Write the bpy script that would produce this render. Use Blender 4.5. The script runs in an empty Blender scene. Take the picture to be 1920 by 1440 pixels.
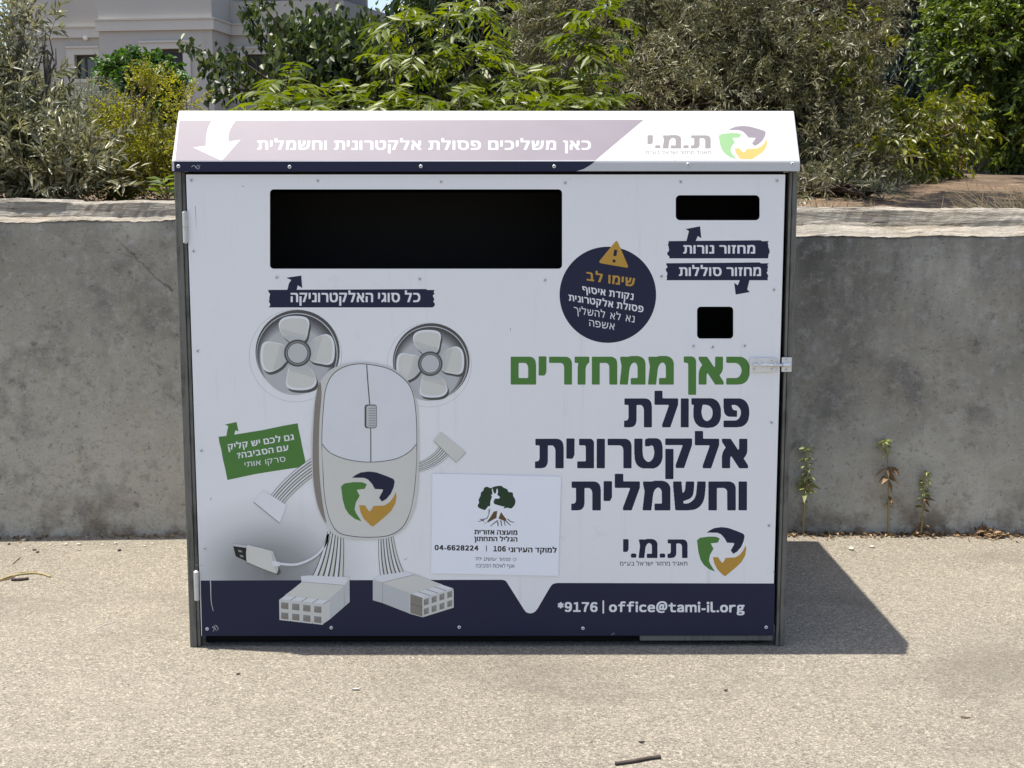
import bpy, bmesh, math, random
import numpy as np
from mathutils import Vector, Matrix
from mathutils.geometry import delaunay_2d_cdt, tessellate_polygon

S = bpy.context.scene
COL = S.collection
RNG = np.random.default_rng(7)
random.seed(7)

# ------------------------------------------------------------------ camera
F_PX, YAW, PITCH, CAM_D, CAM_H = 2555.26, 0.0049355, 0.141688, 4.34726, 1.5
CAM = np.array([0.0, -CAM_D, CAM_H])
cam = bpy.data.cameras.new('camera')
cam.sensor_width = 36.0
cam.lens = F_PX / 1920 * 36.0
cam.clip_start, cam.clip_end = 0.05, 2000
cam_o = bpy.data.objects.new('camera', cam)
COL.objects.link(cam_o)
cam_o.location = CAM
cam_o.rotation_euler = (math.pi / 2 - PITCH, 0, -YAW)
S.camera = cam_o

# ------------------------------------------------------------------ sky, sun, exposure
TO_SUN = Vector((-0.241, 0.041, 1.0)).normalized()
ELEV = math.asin(TO_SUN.z)
AZ = math.atan2(TO_SUN.x, TO_SUN.y)
world = bpy.data.worlds.new('World')
S.world = world
world.use_nodes = True
wn = world.node_tree
sky = wn.nodes.new('ShaderNodeTexSky')
sky.sky_type = 'NISHITA'
sky.sun_disc = False
sky.sun_elevation = ELEV
sky.sun_rotation = AZ
sky.air_density, sky.dust_density, sky.ozone_density = 1.0, 2.2, 1.0
wn.links.new(sky.outputs[0], wn.nodes['Background'].inputs[0])
wn.nodes['Background'].inputs[1].default_value = 0.115
sun = bpy.data.lights.new('sun', 'SUN')
sun.energy = 4.2
sun.angle = math.radians(0.5)
sun.color = (1.0, 0.94, 0.84)
sun_o = bpy.data.objects.new('sun', sun)
COL.objects.link(sun_o)
sun_o.location = (-3, 0, 12)
sun_o.rotation_euler = TO_SUN.to_track_quat('Z', 'Y').to_euler()
S.view_settings.view_transform = 'Standard'
S.view_settings.look = 'None'
S.view_settings.gamma = 1.0
S.view_settings.exposure = 1.0
try:
    S.cycles.max_bounces = 8
    S.cycles.transparent_max_bounces = 8
    S.cycles.use_denoising = True
except Exception:
    pass

# ------------------------------------------------------------------ photo pixel -> place (used to measure, everything is built where it stands)
_F = np.array([math.sin(YAW) * math.cos(PITCH), math.cos(YAW) * math.cos(PITCH), -math.sin(PITCH)])
_R = np.array([math.cos(YAW), -math.sin(YAW), 0.0])
_U = np.cross(_R, _F)
def ray(u, v):
    return _F + _R * ((u - 960) / F_PX) - _U * ((v - 720) / F_PX)
def on_plane(u, v, p0, n):
    d = ray(u, v)
    t = np.dot(np.asarray(p0) - CAM, n) / np.dot(d, n)
    return CAM + d * t
def at(u, v, y):
    return on_plane(u, v, (0, y, 0), (0, 1, 0))
def on_ground(u, v, z=0.0):
    return on_plane(u, v, (0, 0, z), (0, 0, 1))

# ------------------------------------------------------------------ object helpers
def tag(o, label=None, cat=None, group=None, kind=None):
    if label: o['label'] = label
    if cat: o['category'] = cat
    if group: o['group'] = group
    if kind: o['kind'] = kind
    return o
def empty(name, loc=(0, 0, 0), rz=0.0):
    o = bpy.data.objects.new(name, None)
    o.empty_display_size = 0.1
    o.location = loc
    o.rotation_euler = (0, 0, rz)
    COL.objects.link(o)
    return o
def link(name, me, parent=None):
    o = bpy.data.objects.new(name, me)
    COL.objects.link(o)
    if parent is not None:
        o.parent = parent
        root = parent
        off = Vector((0, 0, 0))
        # meshes are built in world coordinates: undo the parents' transforms
        m = Matrix.Identity(4)
        chain = []
        while root is not None:
            chain.append(root)
            root = root.parent
        for r in reversed(chain):
            m = m @ r.matrix_parent_inverse @ r.matrix_basis
        o.matrix_parent_inverse = m.inverted()
    return o

class MB:
    """collects verts and faces (with a material index) into one mesh"""
    def __init__(self):
        self.v, self.f, self.m, self.s = [], [], [], []
    def add(self, vs, fs, mi=0, smooth=False):
        b = len(self.v)
        self.v += [tuple(map(float, p)) for p in vs]
        for f in fs:
            self.f.append([i + b for i in f]); self.m.append(mi); self.s.append(smooth)
    def box(self, x0, x1, y0, y1, z0, z1, mi=0, bev=0.0):
        if bev <= 0:
            vs = [(x, y, z) for z in (z0, z1) for y in (y0, y1) for x in (x0, x1)]
            self.add(vs, [(0, 2, 3, 1), (4, 5, 7, 6), (0, 1, 5, 4), (2, 6, 7, 3), (0, 4, 6, 2), (1, 3, 7, 5)], mi)
        else:
            bm = bmesh.new()
            bmesh.ops.create_cube(bm, size=1.0)
            for w in bm.verts:
                w.co = Vector(((x0 + x1) / 2 + w.co.x * (x1 - x0), (y0 + y1) / 2 + w.co.y * (y1 - y0), (z0 + z1) / 2 + w.co.z * (z1 - z0)))
            bmesh.ops.bevel(bm, geom=bm.edges[:], offset=bev, segments=2, affect='EDGES', profile=0.5)
            self.bm(bm, mi)
    def bm(self, bm, mi=0, smooth=False):
        bm.verts.index_update()
        self.add([w.co[:] for w in bm.verts], [[w.index for w in f.verts] for f in bm.faces], mi, smooth)
        bm.free()
    def tube(self, pts, rad, n=6, mi=0, cap=True, smooth=True):
        pts = [Vector(p) for p in pts]
        if not hasattr(rad, '__len__'): rad = [rad] * len(pts)
        t0 = (pts[1] - pts[0]).normalized()
        a = t0.orthogonal().normalized()
        vs, fs = [], []
        for i, p in enumerate(pts):
            t = (pts[min(i + 1, len(pts) - 1)] - pts[max(i - 1, 0)])
            t = t.normalized() if t.length > 1e-9 else t0
            a = (a - t * a.dot(t))
            a = a.normalized() if a.length > 1e-6 else t.orthogonal().normalized()
            b = t.cross(a)
            for k in range(n):
                an = 2 * math.pi * k / n
                vs.append(p + (a * math.cos(an) + b * math.sin(an)) * rad[i])
        for i in range(len(pts) - 1):
            for k in range(n):
                fs.append((i * n + k, i * n + (k + 1) % n, (i + 1) * n + (k + 1) % n, (i + 1) * n + k))
        if cap:
            fs.append(tuple(range(n))[::-1]); fs.append(tuple((len(pts) - 1) * n + k for k in range(n)))
        self.add(vs, fs, mi, smooth)
    def build(self, name, mats, parent=None):
        me = bpy.data.meshes.new(name)
        me.from_pydata(self.v, [], self.f)
        if not isinstance(mats, (list, tuple)): mats = [mats]
        for m in mats: me.materials.append(m)
        me.polygons.foreach_set('material_index', self.m)
        me.polygons.foreach_set('use_smooth', self.s)
        me.update()
        return link(name, me, parent)

# ------------------------------------------------------------------ materials
class NT:
    def __init__(self, name):
        self.mat = bpy.data.materials.new(name)
        self.mat.use_nodes = True
        self.t = self.mat.node_tree
        self.p = self.t.nodes['Principled BSDF']
        self.out = self.t.nodes['Material Output']
    def n(self, typ, **kw):
        nd = self.t.nodes.new(typ)
        for k, v in kw.items():
            if k.startswith('i_'):
                key = k[2:]
                key = int(key) if key.isdigit() else key
                nd.inputs[key].default_value = v
            else:
                setattr(nd, k, v)
        return nd
    def l(self, a, b): self.t.links.new(a, b)
    def co(self, kind='Object'):
        return self.n('ShaderNodeTexCoord').outputs[kind]
    def mapped(self, scale=(1, 1, 1), src=None):
        m = self.n('ShaderNodeMapping'); m.inputs['Scale'].default_value = scale
        self.l(src if src is not None else self.co(), m.inputs[0]); return m.outputs[0]
    def noise(self, scale, detail=4, rough=0.55, vec=None, dist=0.0):
        nd = self.n('ShaderNodeTexNoise', i_Scale=scale, i_Detail=detail, i_Roughness=rough, i_Distortion=dist)
        if vec is None: vec = self.co()
        self.l(vec, nd.inputs['Vector']); return nd.outputs['Fac']
    def ramp(self, fac, stops):
        nd = self.n('ShaderNodeValToRGB')
        el = nd.color_ramp.elements
        while len(el) < len(stops): el.new(0.5)
        for e, (p, c) in zip(el, stops):
            e.position = p
            e.color = (c, c, c, 1) if not hasattr(c, '__len__') else (*c[:3], 1)
        self.l(fac, nd.inputs[0]); return nd.outputs[0]
    def mix(self, a, b, fac, mode='MIX'):
        nd = self.n('ShaderNodeMix', data_type='RGBA', blend_type=mode)
        for sock, val in ((nd.inputs[0], fac), (nd.inputs[6], a), (nd.inputs[7], b)):
            if hasattr(val, 'links') or hasattr(val, 'is_linked'): self.l(val, sock)
            elif hasattr(val, '__len__'): sock.default_value = (*val[:3], 1)
            else: sock.default_value = val
        return nd.outputs[2]
    def math(self, op, a, b=0.0):
        nd = self.n('ShaderNodeMath', operation=op)
        for i, val in enumerate((a, b)):
            if hasattr(val, 'is_linked'): self.l(val, nd.inputs[i])
            else: nd.inputs[i].default_value = val
        return nd.outputs[0]
    def bump(self, h, strength=0.3, dist=0.01, prev=None):
        nd = self.n('ShaderNodeBump', i_Strength=strength, i_Distance=dist)
        self.l(h, nd.inputs['Height'])
        if prev is not None: self.l(prev, nd.inputs['Normal'])
        return nd.outputs[0]
    def color(self, c):
        if hasattr(c, 'is_linked'): self.l(c, self.p.inputs['Base Color'])
        else: self.p.inputs['Base Color'].default_value = (*c[:3], 1)
        return self
    def set(self, rough=0.6, spec=0.5, metal=0.0):
        self.p.inputs['Roughness'].default_value = rough
        self.p.inputs['Specular IOR Level'].default_value = spec
        self.p.inputs['Metallic'].default_value = metal
        return self

def ink(name, c, rough=0.45, spec=0.28, var=0.06):
    t = NT(name)
    nz = t.noise(9.0, 5)
    if 'mauve' in name: nz = t.noise(1.0, 6, 0.75, t.mapped((14, 1, 420)))
    lo = tuple(x * (1 - var) for x in c); hi = tuple(min(1, x * (1 + var)) for x in c)
    t.color(t.mix(lo, hi, nz)).set(rough, spec)
    return t.mat
def steel(name, c, rough=0.5, metal=0.6, grime=(0.09, 0.085, 0.075), amt=0.7):
    t = NT(name)
    a = t.noise(1.0, 6, 0.65, t.mapped((90, 90, 5)))
    b = t.noise(14, 5)
    f = t.math('MULTIPLY', t.ramp(a, [(0.42, 0), (0.62, 1)]), t.ramp(b, [(0.35, 0.1), (0.65, amt)]))
    t.color(t.mix(c, grime, f)).set(rough, 0.5, metal)
    t.l(t.bump(t.noise(60, 4), 0.15, 0.002), t.p.inputs['Normal'])
    return t.mat

NAVY = (0.011, 0.0145, 0.043)
M = {}
M['navy'] = ink('navy_print', NAVY)
M['green'] = ink('green_print', (0.075, 0.20, 0.042))
M['ochre'] = ink('ochre_print', (0.47, 0.27, 0.045))
M['white_hood_ink'] = ink('white_hood_print', (0.54, 0.545, 0.55))
M['white_ink'] = ink('white_print', (0.74, 0.75, 0.77))
M['cream'] = ink('cream_print', (0.62, 0.61, 0.56))
M['shell'] = ink('pale_shell_print', (0.69, 0.70, 0.72))
M['shell_edge'] = ink('shell_edge_print', (0.60, 0.59, 0.56))
M['side'] = ink('taupe_print', (0.24, 0.22, 0.185))
M['grey_lt'] = ink('light_grey_print', (0.50, 0.51, 0.51))
M['grey'] = ink('grey_print', (0.26, 0.265, 0.265))
M['grey_dk'] = ink('dark_grey_print', (0.085, 0.085, 0.083))
for q in range(7):
    g_ = 0.055 + 0.40 * (q / 6) ** 1.4
    M['well%d' % q] = ink('fan_well_print', (g_, g_, g_ * 1.01))
M['blade_dk'] = ink('shaded_blade_print', (0.54, 0.535, 0.505))
M['black_ink'] = ink('black_print', (0.016, 0.016, 0.018))
M['brown_ink'] = ink('brown_print', (0.13, 0.075, 0.03))
M['forest'] = ink('forest_green_print', (0.018, 0.045, 0.022))
M['sticker_white'] = ink('white_vinyl', (0.80, 0.82, 0.88), 0.35, 0.5, 0.02)
# print on the hood's sloping face, sun glare mixed into its paler inks
M['glare_mauve'] = ink('glare_paled_navy_print', (0.20, 0.172, 0.205), 0.5, 0.5, 0.10)
M['glare_green'] = ink('glare_paled_green_print', (0.20, 0.37, 0.165), 0.5, 0.5)
M['glare_ochre'] = ink('glare_paled_ochre_print', (0.55, 0.34, 0.085), 0.5, 0.5)
M['glare_grey'] = ink('glare_paled_grey_print', (0.20, 0.185, 0.19), 0.5, 0.5)
M['post'] = steel('grey_steel_post', (0.145, 0.142, 0.125), 0.6, 0.15, (0.03, 0.028, 0.022), 0.95)
M['zinc'] = steel('zinc_plated_steel', (0.70, 0.71, 0.71), 0.35, 0.35, (0.35, 0.35, 0.33), 0.3)
M['zinc_white'] = steel('dull_zinc_hinge', (0.58, 0.58, 0.56), 0.5, 0.35, (0.3, 0.3, 0.28), 0.4)
M['rail'] = steel('worn_bottom_rail', (0.17, 0.165, 0.15), 0.6, 0.3)
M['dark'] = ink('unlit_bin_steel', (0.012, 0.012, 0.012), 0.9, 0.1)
M['dark_metal'] = ink('dark_latch_groove', (0.03, 0.03, 0.03), 0.7)

def panel_white():
    t = NT('white_coated_panel')
    co = t.co()
    base = t.mix((0.74, 0.745, 0.76), (0.795, 0.80, 0.81), t.noise(2.2, 5))
    # printed grey backdrop gradient behind the plug in the lower left of the artwork
    sep = t.n('ShaderNodeSeparateXYZ'); t.l(co, sep.inputs[0])
    c0 = at(505, 1075, 0)
    dx = t.math('DIVIDE', t.math('SUBTRACT', sep.outputs[0], float(c0[0])), 0.36)
    dz = t.math('DIVIDE', t.math('SUBTRACT', sep.outputs[2], float(c0[2])), 0.27)
    r = t.math('SQRT', t.math('ADD', t.math('MULTIPLY', dx, dx), t.math('MULTIPLY', dz, dz)))
    g = t.ramp(r, [(0.0, 0.93), (0.35, 0.72), (0.7, 0.22), (1.0, 0.0)])
    base = t.mix(base, (0.13, 0.137, 0.145), g)
    # rubbed smudges and drip marks
    sm = t.math('MULTIPLY', t.ramp(t.noise(7, 6, 0.7), [(0.60, 0), (0.74, 0.35)]), t.ramp(t.noise(1.6, 2), [(0.45, 0), (0.6, 1)]))
    st = t.math('MULTIPLY', t.ramp(t.noise(1.0, 4, 0.6, t.mapped((34, 1, 1.6))), [(0.58, 0), (0.75, 0.22)]), t.ramp(t.noise(2.7, 2), [(0.42, 0), (0.6, 1)]))
    base = t.mix(base, (0.36, 0.35, 0.32), t.math('ADD', sm, st))
    t.color(base).set(0.38, 0.5)
    t.l(t.bump(t.noise(3.0, 2), 0.25, 0.006), t.p.inputs['Normal'])
    return t.mat
M['panel'] = panel_white()
def hood_white():
    t = NT('white_coated_hood')
    base = t.mix((0.49, 0.495, 0.505), (0.54, 0.545, 0.55), t.noise(3, 4))
    d = t.ramp(t.noise(26, 5, 0.7), [(0.66, 0), (0.75, 0.5)])
    t.color(t.mix(base, (0.4, 0.38, 0.35), d)).set(0.4, 0.5)
    return t.mat
M['hood'] = hood_white()

def ground_mat():
    t = NT('worn_pale_asphalt')
    co = t.co()
    n1 = t.noise(0.5, 5, 0.6); n2 = t.noise(3.6, 6, 0.7); n3 = t.noise(16, 4, 0.65)
    vor = t.n('ShaderNodeTexVoronoi', i_Scale=140.0, i_Randomness=1.0); t.l(co, vor.inputs['Vector'])
    gr = t.n('ShaderNodeSeparateXYZ'); t.l(vor.outputs['Color'], gr.inputs[0])
    v2 = t.n('ShaderNodeTexVoronoi', i_Scale=290.0, i_Randomness=1.0); t.l(co, v2.inputs['Vector'])
    g2 = t.n('ShaderNodeSeparateXYZ'); t.l(v2.outputs['Color'], g2.inputs[0])
    base = t.mix((0.165, 0.152, 0.130), (0.255, 0.236, 0.203), t.ramp(n2, [(0.28, 0), (0.72, 1)]))
    base = t.mix(base, (0.135, 0.126, 0.11), t.ramp(n1, [(0.42, 0), (0.66, 0.75)]))
    base = t.mix(base, (0.30, 0.28, 0.24), t.ramp(n3, [(0.55, 0), (0.75, 0.35)]))
    stone = t.ramp(gr.outputs[0], [(0.0, (0.03, 0.028, 0.025)), (0.14, (0.09, 0.084, 0.072)), (0.36, (0.20, 0.185, 0.158)), (0.80, (0.30, 0.278, 0.238)), (1.0, (0.60, 0.56, 0.48))])
    base = t.mix(base, stone, 0.48)
    fine = t.ramp(g2.outputs[0], [(0.0, (0.03, 0.028, 0.025)), (0.2, (0.14, 0.13, 0.112)), (0.75, (0.28, 0.26, 0.222)), (1.0, (0.55, 0.51, 0.44))])
    base = t.mix(base, fine, 0.40)
    # scattered dark chips, worn bare streaks, old stains
    base = t.mix(base, (0.05, 0.046, 0.042), t.ramp(t.noise(42, 2, 0.5), [(0.235, 0.9), (0.27, 0.0)]))
    base = t.mix(base, (0.11, 0.10, 0.088), t.math('MULTIPLY', t.ramp(t.noise(26, 5, 0.75), [(0.56, 0), (0.68, 0.7)]), t.ramp(t.noise(1.3, 3, 0.6), [(0.5, 0), (0.62, 1)])))
    base = t.mix(base, (0.36, 0.335, 0.29), t.ramp(t.noise(1.0, 5, 0.65, t.mapped((2.5, 7, 1))), [(0.60, 0), (0.78, 0.45)]))
    base = t.mix(base, (0.12, 0.11, 0.095), t.ramp(t.noise(0.9, 4, 0.55, t.mapped((1, 1.6, 1))), [(0.54, 0), (0.68, 0.5)]))
    base = t.mix(base, (0.92, 0.892, 0.835), 1.0, 'MULTIPLY')
    t.color(base).set(0.92, 0.25)
    b1 = t.bump(vor.outputs['Distance'], 0.5, 0.0035)
    b2 = t.bump(t.noise(85, 4, 0.7), 0.55, 0.005, b1)
    t.l(t.bump(n2, 0.3, 0.02, b2), t.p.inputs['Normal'])
    return t.mat
M['ground'] = ground_mat()

def wall_mat():
    t = NT('stained_concrete_wall')
    co = t.co()
    sep = t.n('ShaderNodeSeparateXYZ'); t.l(co, sep.inputs[0])
    big = t.noise(1.1, 6, 0.62); mid = t.noise(5.0, 6, 0.65); fine = t.noise(70, 4, 0.7)
    base = t.mix((0.25, 0.234, 0.195), (0.48, 0.45, 0.38), t.ramp(big, [(0.36, 0), (0.62, 1)]))
    base = t.mix(base, (0.33, 0.295, 0.23), t.ramp(mid, [(0.47, 0), (0.66, 0.6)]))
    # smoother, paler render coat low on the left stretch, crazed with fine cracks
    wob = t.math('MULTIPLY', t.math('SUBTRACT', t.noise(1.6, 4, 0.6), 0.5), 1.1)
    lowm = t.n('ShaderNodeMapRange'); lowm.inputs[1].default_value = 1.02; lowm.inputs[2].default_value = 0.86
    t.l(t.math('ADD', sep.outputs[2], wob), lowm.inputs[0])
    lft = t.n('ShaderNodeMapRange'); lft.inputs[1].default_value = 0.2; lft.inputs[2].default_value = -0.9
    t.l(sep.outputs[0], lft.inputs[0])
    coat = t.math('MULTIPLY', lowm.outputs[0], lft.outputs[0])
    base = t.mix(base, t.mix((0.36, 0.335, 0.275), (0.46, 0.43, 0.36), t.noise(6, 5, 0.6)), t.math('MULTIPLY', coat, 0.8))
    # black weathering that runs down from the top, heavier on the right-hand stretch
    h = t.n('ShaderNodeMapRange'); h.inputs[1].default_value = 0.35; h.inputs[2].default_value = 1.4
    t.l(sep.outputs[2], h.inputs[0])
    w = t.ramp(t.noise(1.0, 5, 0.65, t.mapped((2.6, 1, 0.8))), [(0.30, 0), (0.58, 1)])
    xr = t.n('ShaderNodeMapRange'); xr.inputs[1].default_value = -2.5; xr.inputs[2].default_value = 1.7
    xr.inputs[3].default_value = 0.22; xr.inputs[4].default_value = 1.0
    t.l(sep.outputs[0], xr.inputs[0])
    xd = t.n('ShaderNodeMapRange'); xd.inputs[1].default_value = 1.75; xd.inputs[2].default_value = 2.5
    xd.inputs[3].default_value = 1.0; xd.inputs[4].default_value = 0.35
    t.l(sep.outputs[0], xd.inputs[0])
    k = t.math('MULTIPLY', t.math('MULTIPLY', t.math('POWER', h.outputs[0], 0.6), w), t.math('MULTIPLY', xr.outputs[0], xd.outputs[0]))
    base = t.mix(base, (0.055, 0.053, 0.048), t.math('MULTIPLY', k, 0.95))
    # blotches, fine speckle, pale scratches, rust-brown splash at the foot
    base = t.mix(base, (0.13, 0.127, 0.118), t.ramp(t.noise(2.4, 6, 0.72), [(0.57, 0), (0.68, 0.6)]))
    base = t.mix(base, (0.42, 0.41, 0.39), t.ramp(t.noise(1.0, 5, 0.7, t.mapped((9, 1, 4))), [(0.66, 0), (0.76, 0.45)]))
    base = t.mix(base, t.mix(base, (0.5, 0.49, 0.47), 0.5), t.ramp(t.noise(22, 6, 0.75), [(0.5, 0), (0.68, 0.7)]))
    base = t.mix(base, (0.09, 0.088, 0.083), t.ramp(t.noise(14, 6, 0.78), [(0.30, 0.75), (0.43, 0)]))
    base = t.mix(base, (0.07, 0.068, 0.062), t.ramp(fine, [(0.31, 0.6), (0.42, 0)]))
    f2 = t.n('ShaderNodeMapRange'); f2.inputs[1].default_value = 0.22; f2.inputs[2].default_value = 0.0
    t.l(sep.outputs[2], f2.inputs[0])
    base = t.mix(base, (0.095, 0.062, 0.038), t.math('MULTIPLY', f2.outputs[0], t.ramp(mid, [(0.45, 0), (0.6, 0.85)])))
    vor = t.n('ShaderNodeTexVoronoi', feature='DISTANCE_TO_EDGE', i_Scale=7.0)
    wv = t.n('ShaderNodeVectorMath', operation='ADD')
    nn = t.n('ShaderNodeTexNoise', i_Scale=4.0, i_Detail=4.0); t.l(co, nn.inputs['Vector'])
    t.l(co, wv.inputs[0]); t.l(nn.outputs['Color'], wv.inputs[1]); t.l(wv.outputs[0], vor.inputs['Vector'])
    ck = t.math('MULTIPLY', t.ramp(vor.outputs['Distance'], [(0.0, 0.55), (0.02, 0)]), t.math('MAXIMUM', t.math('MULTIPLY', coat, 0.6), t.ramp(t.noise(0.9, 2), [(0.5, 0), (0.62, 0.6)])))
    base = t.mix(base, (0.09, 0.085, 0.08), ck)
    # one long diagonal crack beside the container
    pa, pb = at(215, 446, 1.48), at(322, 548, 1.48)
    dx_, dz_ = float(pb[0] - pa[0]), float(pb[2] - pa[2]); ln = math.hypot(dx_, dz_)
    ux = t.math('SUBTRACT', sep.outputs[0], float(pa[0])); uz = t.math('SUBTRACT', sep.outputs[2], float(pa[2]))
    dist = t.math('ABSOLUTE', t.math('ADD', t.math('SUBTRACT', t.math('MULTIPLY', ux, dz_ / ln), t.math('MULTIPLY', uz, dx_ / ln)), t.math('MULTIPLY', t.math('SUBTRACT', t.noise(18, 5, 0.7), 0.5), 0.05)))
    along = t.math('ADD', t.math('MULTIPLY', ux, dx_ / ln), t.math('MULTIPLY', uz, dz_ / ln))
    on = t.math('MULTIPLY', t.math('GREATER_THAN', along, 0.0), t.math('LESS_THAN', along, ln))
    base = t.mix(base, (0.05, 0.047, 0.042), t.math('MULTIPLY', on, t.math('MULTIPLY', t.ramp(t.noise(9, 4, 0.7), [(0.38, 0.1), (0.58, 1)]), t.ramp(dist, [(0.0, 0.85), (0.007, 0.0)]))))
    # fine raked scratches, pale and dark
    rk = t.noise(1.0, 5, 0.75, t.mapped((26, 1, 60)))
    base = t.mix(base, (0.46, 0.45, 0.42), t.ramp(rk, [(0.63, 0), (0.76, 0.5)]))
    base = t.mix(base, (0.07, 0.067, 0.06), t.ramp(rk, [(0.28, 0.6), (0.38, 0)]))
    t.color(base).set(0.9, 0.3)
    b = t.bump(t.noise(3.2, 5), 0.6, 0.03)
    b = t.bump(rk, 0.6, 0.008, b)
    t.l(t.bump(fine, 0.5, 0.005, b), t.p.inputs['Normal'])
    return t.mat
M['wall'] = wall_mat()
def coping_mat():
    t = NT('board_marked_coping_concrete')
    st = t.noise(1.0, 6, 0.7, t.mapped((5, 30, 42)))
    base = t.mix((0.21, 0.175, 0.13), (0.44, 0.40, 0.335), t.ramp(st, [(0.35, 0), (0.62, 1)]))
    base = t.mix(base, (0.30, 0.29, 0.265), t.ramp(t.noise(3, 5), [(0.4, 0), (0.7, 0.6)]))
    base = t.mix(base, (0.06, 0.055, 0.05), t.ramp(t.noise(1.0, 5, 0.75, t.mapped((5, 40, 60))), [(0.56, 0), (0.66, 0.9)]))
    t.color(base).set(0.92, 0.25)
    b = t.bump(st, 1.0, 0.03)
    t.l(t.bump(t.noise(45, 4, 0.7), 0.4, 0.006, b), t.p.inputs['Normal'])
    return t.mat
M['coping'] = coping_mat()
def soil_mat():
    t = NT('dry_brown_soil')
    base = t.mix((0.075, 0.053, 0.037), (0.19, 0.133, 0.087), t.ramp(t.noise(2.0, 6, 0.7), [(0.3, 0), (0.7, 1)]))
    base = t.mix(base, (0.35, 0.28, 0.19), t.ramp(t.noise(1.0, 5, 0.7, t.mapped((3, 14, 3))), [(0.55, 0), (0.72, 0.8)]))
    t.color(base).set(0.95, 0.2)
    b = t.bump(t.noise(9, 6, 0.7), 0.8, 0.06)
    t.l(b, t.p.inputs['Normal'])
    return t.mat
M['soil'] = soil_mat()
def stucco(name, c):
    t = NT(name)
    base = t.mix(tuple(x * 0.9 for x in c), c, t.noise(0.8, 5))
    base = t.mix(base, tuple(x * 0.7 for x in c), t.ramp(t.noise(1.0, 4, 0.6, t.mapped((1.6, 1.6, 0.25))), [(0.6, 0), (0.75, 0.35)]))
    t.color(base).set(0.9, 0.25)
    t.l(t.bump(t.noise(30, 4), 0.3, 0.01), t.p.inputs['Normal'])
    return t.mat
M['stucco'] = stucco('warm_grey_stucco', (0.45, 0.432, 0.395))
M['stucco_trim'] = stucco('pale_stone_trim', (0.56, 0.54, 0.49))
M['stucco_dark'] = stucco('shade_darkened_stucco', (0.27, 0.26, 0.25))  # side wall's shade put into a darker stucco colour; the roof shares it
M['shutter'] = ink('dark_shutter', (0.035, 0.035, 0.04), 0.5)
M['alu'] = ink('dark_window_frame', (0.05, 0.05, 0.05), 0.4)
def glass_mat():
    t = NT('window_glass'); t.color((0.05, 0.06, 0.07)).set(0.06, 0.8); return t.mat
M['glass'] = glass_mat()
M['lamp_glass'] = ink('opal_lamp_globe', (0.75, 0.73, 0.66), 0.3)
def bark(name, c):
    t = NT(name)
    n = t.noise(1.0, 5, 0.7, t.mapped((40, 40, 9)))
    t.color(t.mix(tuple(x * 0.5 for x in c), tuple(min(1, x * 1.4) for x in c), n)).set(0.9, 0.2)
    t.l(t.bump(n, 0.6, 0.01), t.p.inputs['Normal'])
    return t.mat
M['bark_grey'] = bark('grey_bark', (0.13, 0.115, 0.085))
M['bark_dark'] = bark('dark_bark', (0.075, 0.06, 0.043))
M['bark_tan'] = bark('tan_bark', (0.17, 0.12, 0.075))
def leaf(name, dark, light, trans=0.3, rough=0.45, spec=0.5, under=None):
    t = NT(name)
    a = t.n('ShaderNodeAttribute', attribute_name='tone')
    c = t.ramp(a.outputs['Fac'], [(0.0, dark), (0.55, tuple((x + y) / 2 for x, y in zip(dark, light))), (1.0, light)])
    if under is not None:
        g = t.n('ShaderNodeNewGeometry')
        c = t.mix(c, under, t.math('MULTIPLY', g.outputs['Backfacing'], 0.75))
    t.color(c).set(rough, spec)
    tr = t.n('ShaderNodeBsdfTranslucent')
    hs = t.n('ShaderNodeHueSaturation', i_Saturation=1.15, i_Value=1.5); t.l(c, hs.inputs['Color'])
    t.l(hs.outputs[0], tr.inputs[0])
    mx = t.n('ShaderNodeMixShader'); mx.inputs[0].default_value = trans
    t.l(t.p.outputs[0], mx.inputs[1]); t.l(tr.outputs[0], mx.inputs[2]); t.l(mx.outputs[0], t.out.inputs[0])
    return t.mat
M['olive_leaf'] = leaf('olive_leaf', (0.075, 0.085, 0.034), (0.29, 0.285, 0.145), 0.25, 0.40, 0.5, (0.38, 0.365, 0.24))
M['olive_brown'] = leaf('dry_olive_leaf', (0.066, 0.072, 0.028), (0.235, 0.23, 0.105), 0.25, 0.42, 0.5, (0.25, 0.24, 0.15))
M['olive_far'] = leaf('silvery_olive_leaf', (0.11, 0.125, 0.075), (0.24, 0.255, 0.17), 0.25, 0.5, 0.4, (0.32, 0.33, 0.25))
M['bush_leaf'] = leaf('bright_green_leaf', (0.035, 0.075, 0.014), (0.10, 0.19, 0.035), 0.32)
M['yellow_leaf'] = leaf('yellow_green_leaf', (0.13, 0.14, 0.018), (0.38, 0.37, 0.055), 0.38)
M['dark_leaf'] = leaf('glossy_dark_leaf', (0.016, 0.030, 0.009), (0.105, 0.135, 0.034), 0.28, 0.42, 0.4)
M['pinnate_leaf'] = leaf('yellow_green_leaflet', (0.034, 0.058, 0.008), (0.145, 0.178, 0.020), 0.40, 0.42, 0.35)
M['tall_leaf'] = leaf('deep_green_leaf', (0.016, 0.030, 0.010), (0.055, 0.085, 0.02), 0.25, 0.4)
M['conifer_leaf'] = leaf('dark_conifer_spray', (0.008, 0.020, 0.014), (0.030, 0.058, 0.036), 0.15, 0.6)
M['citrus_leaf'] = leaf('lime_green_leaf', (0.060, 0.080, 0.012), (0.23, 0.235, 0.032), 0.4, 0.38, 0.5)
M['right_leaf'] = leaf('fresh_green_leaf', (0.040, 0.068, 0.012), (0.16, 0.205, 0.036), 0.38, 0.4, 0.45)
M['dry_leaf'] = leaf('dry_brown_leaf', (0.13, 0.075, 0.035), (0.42, 0.30, 0.18), 0.2, 0.7, 0.3)
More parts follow.
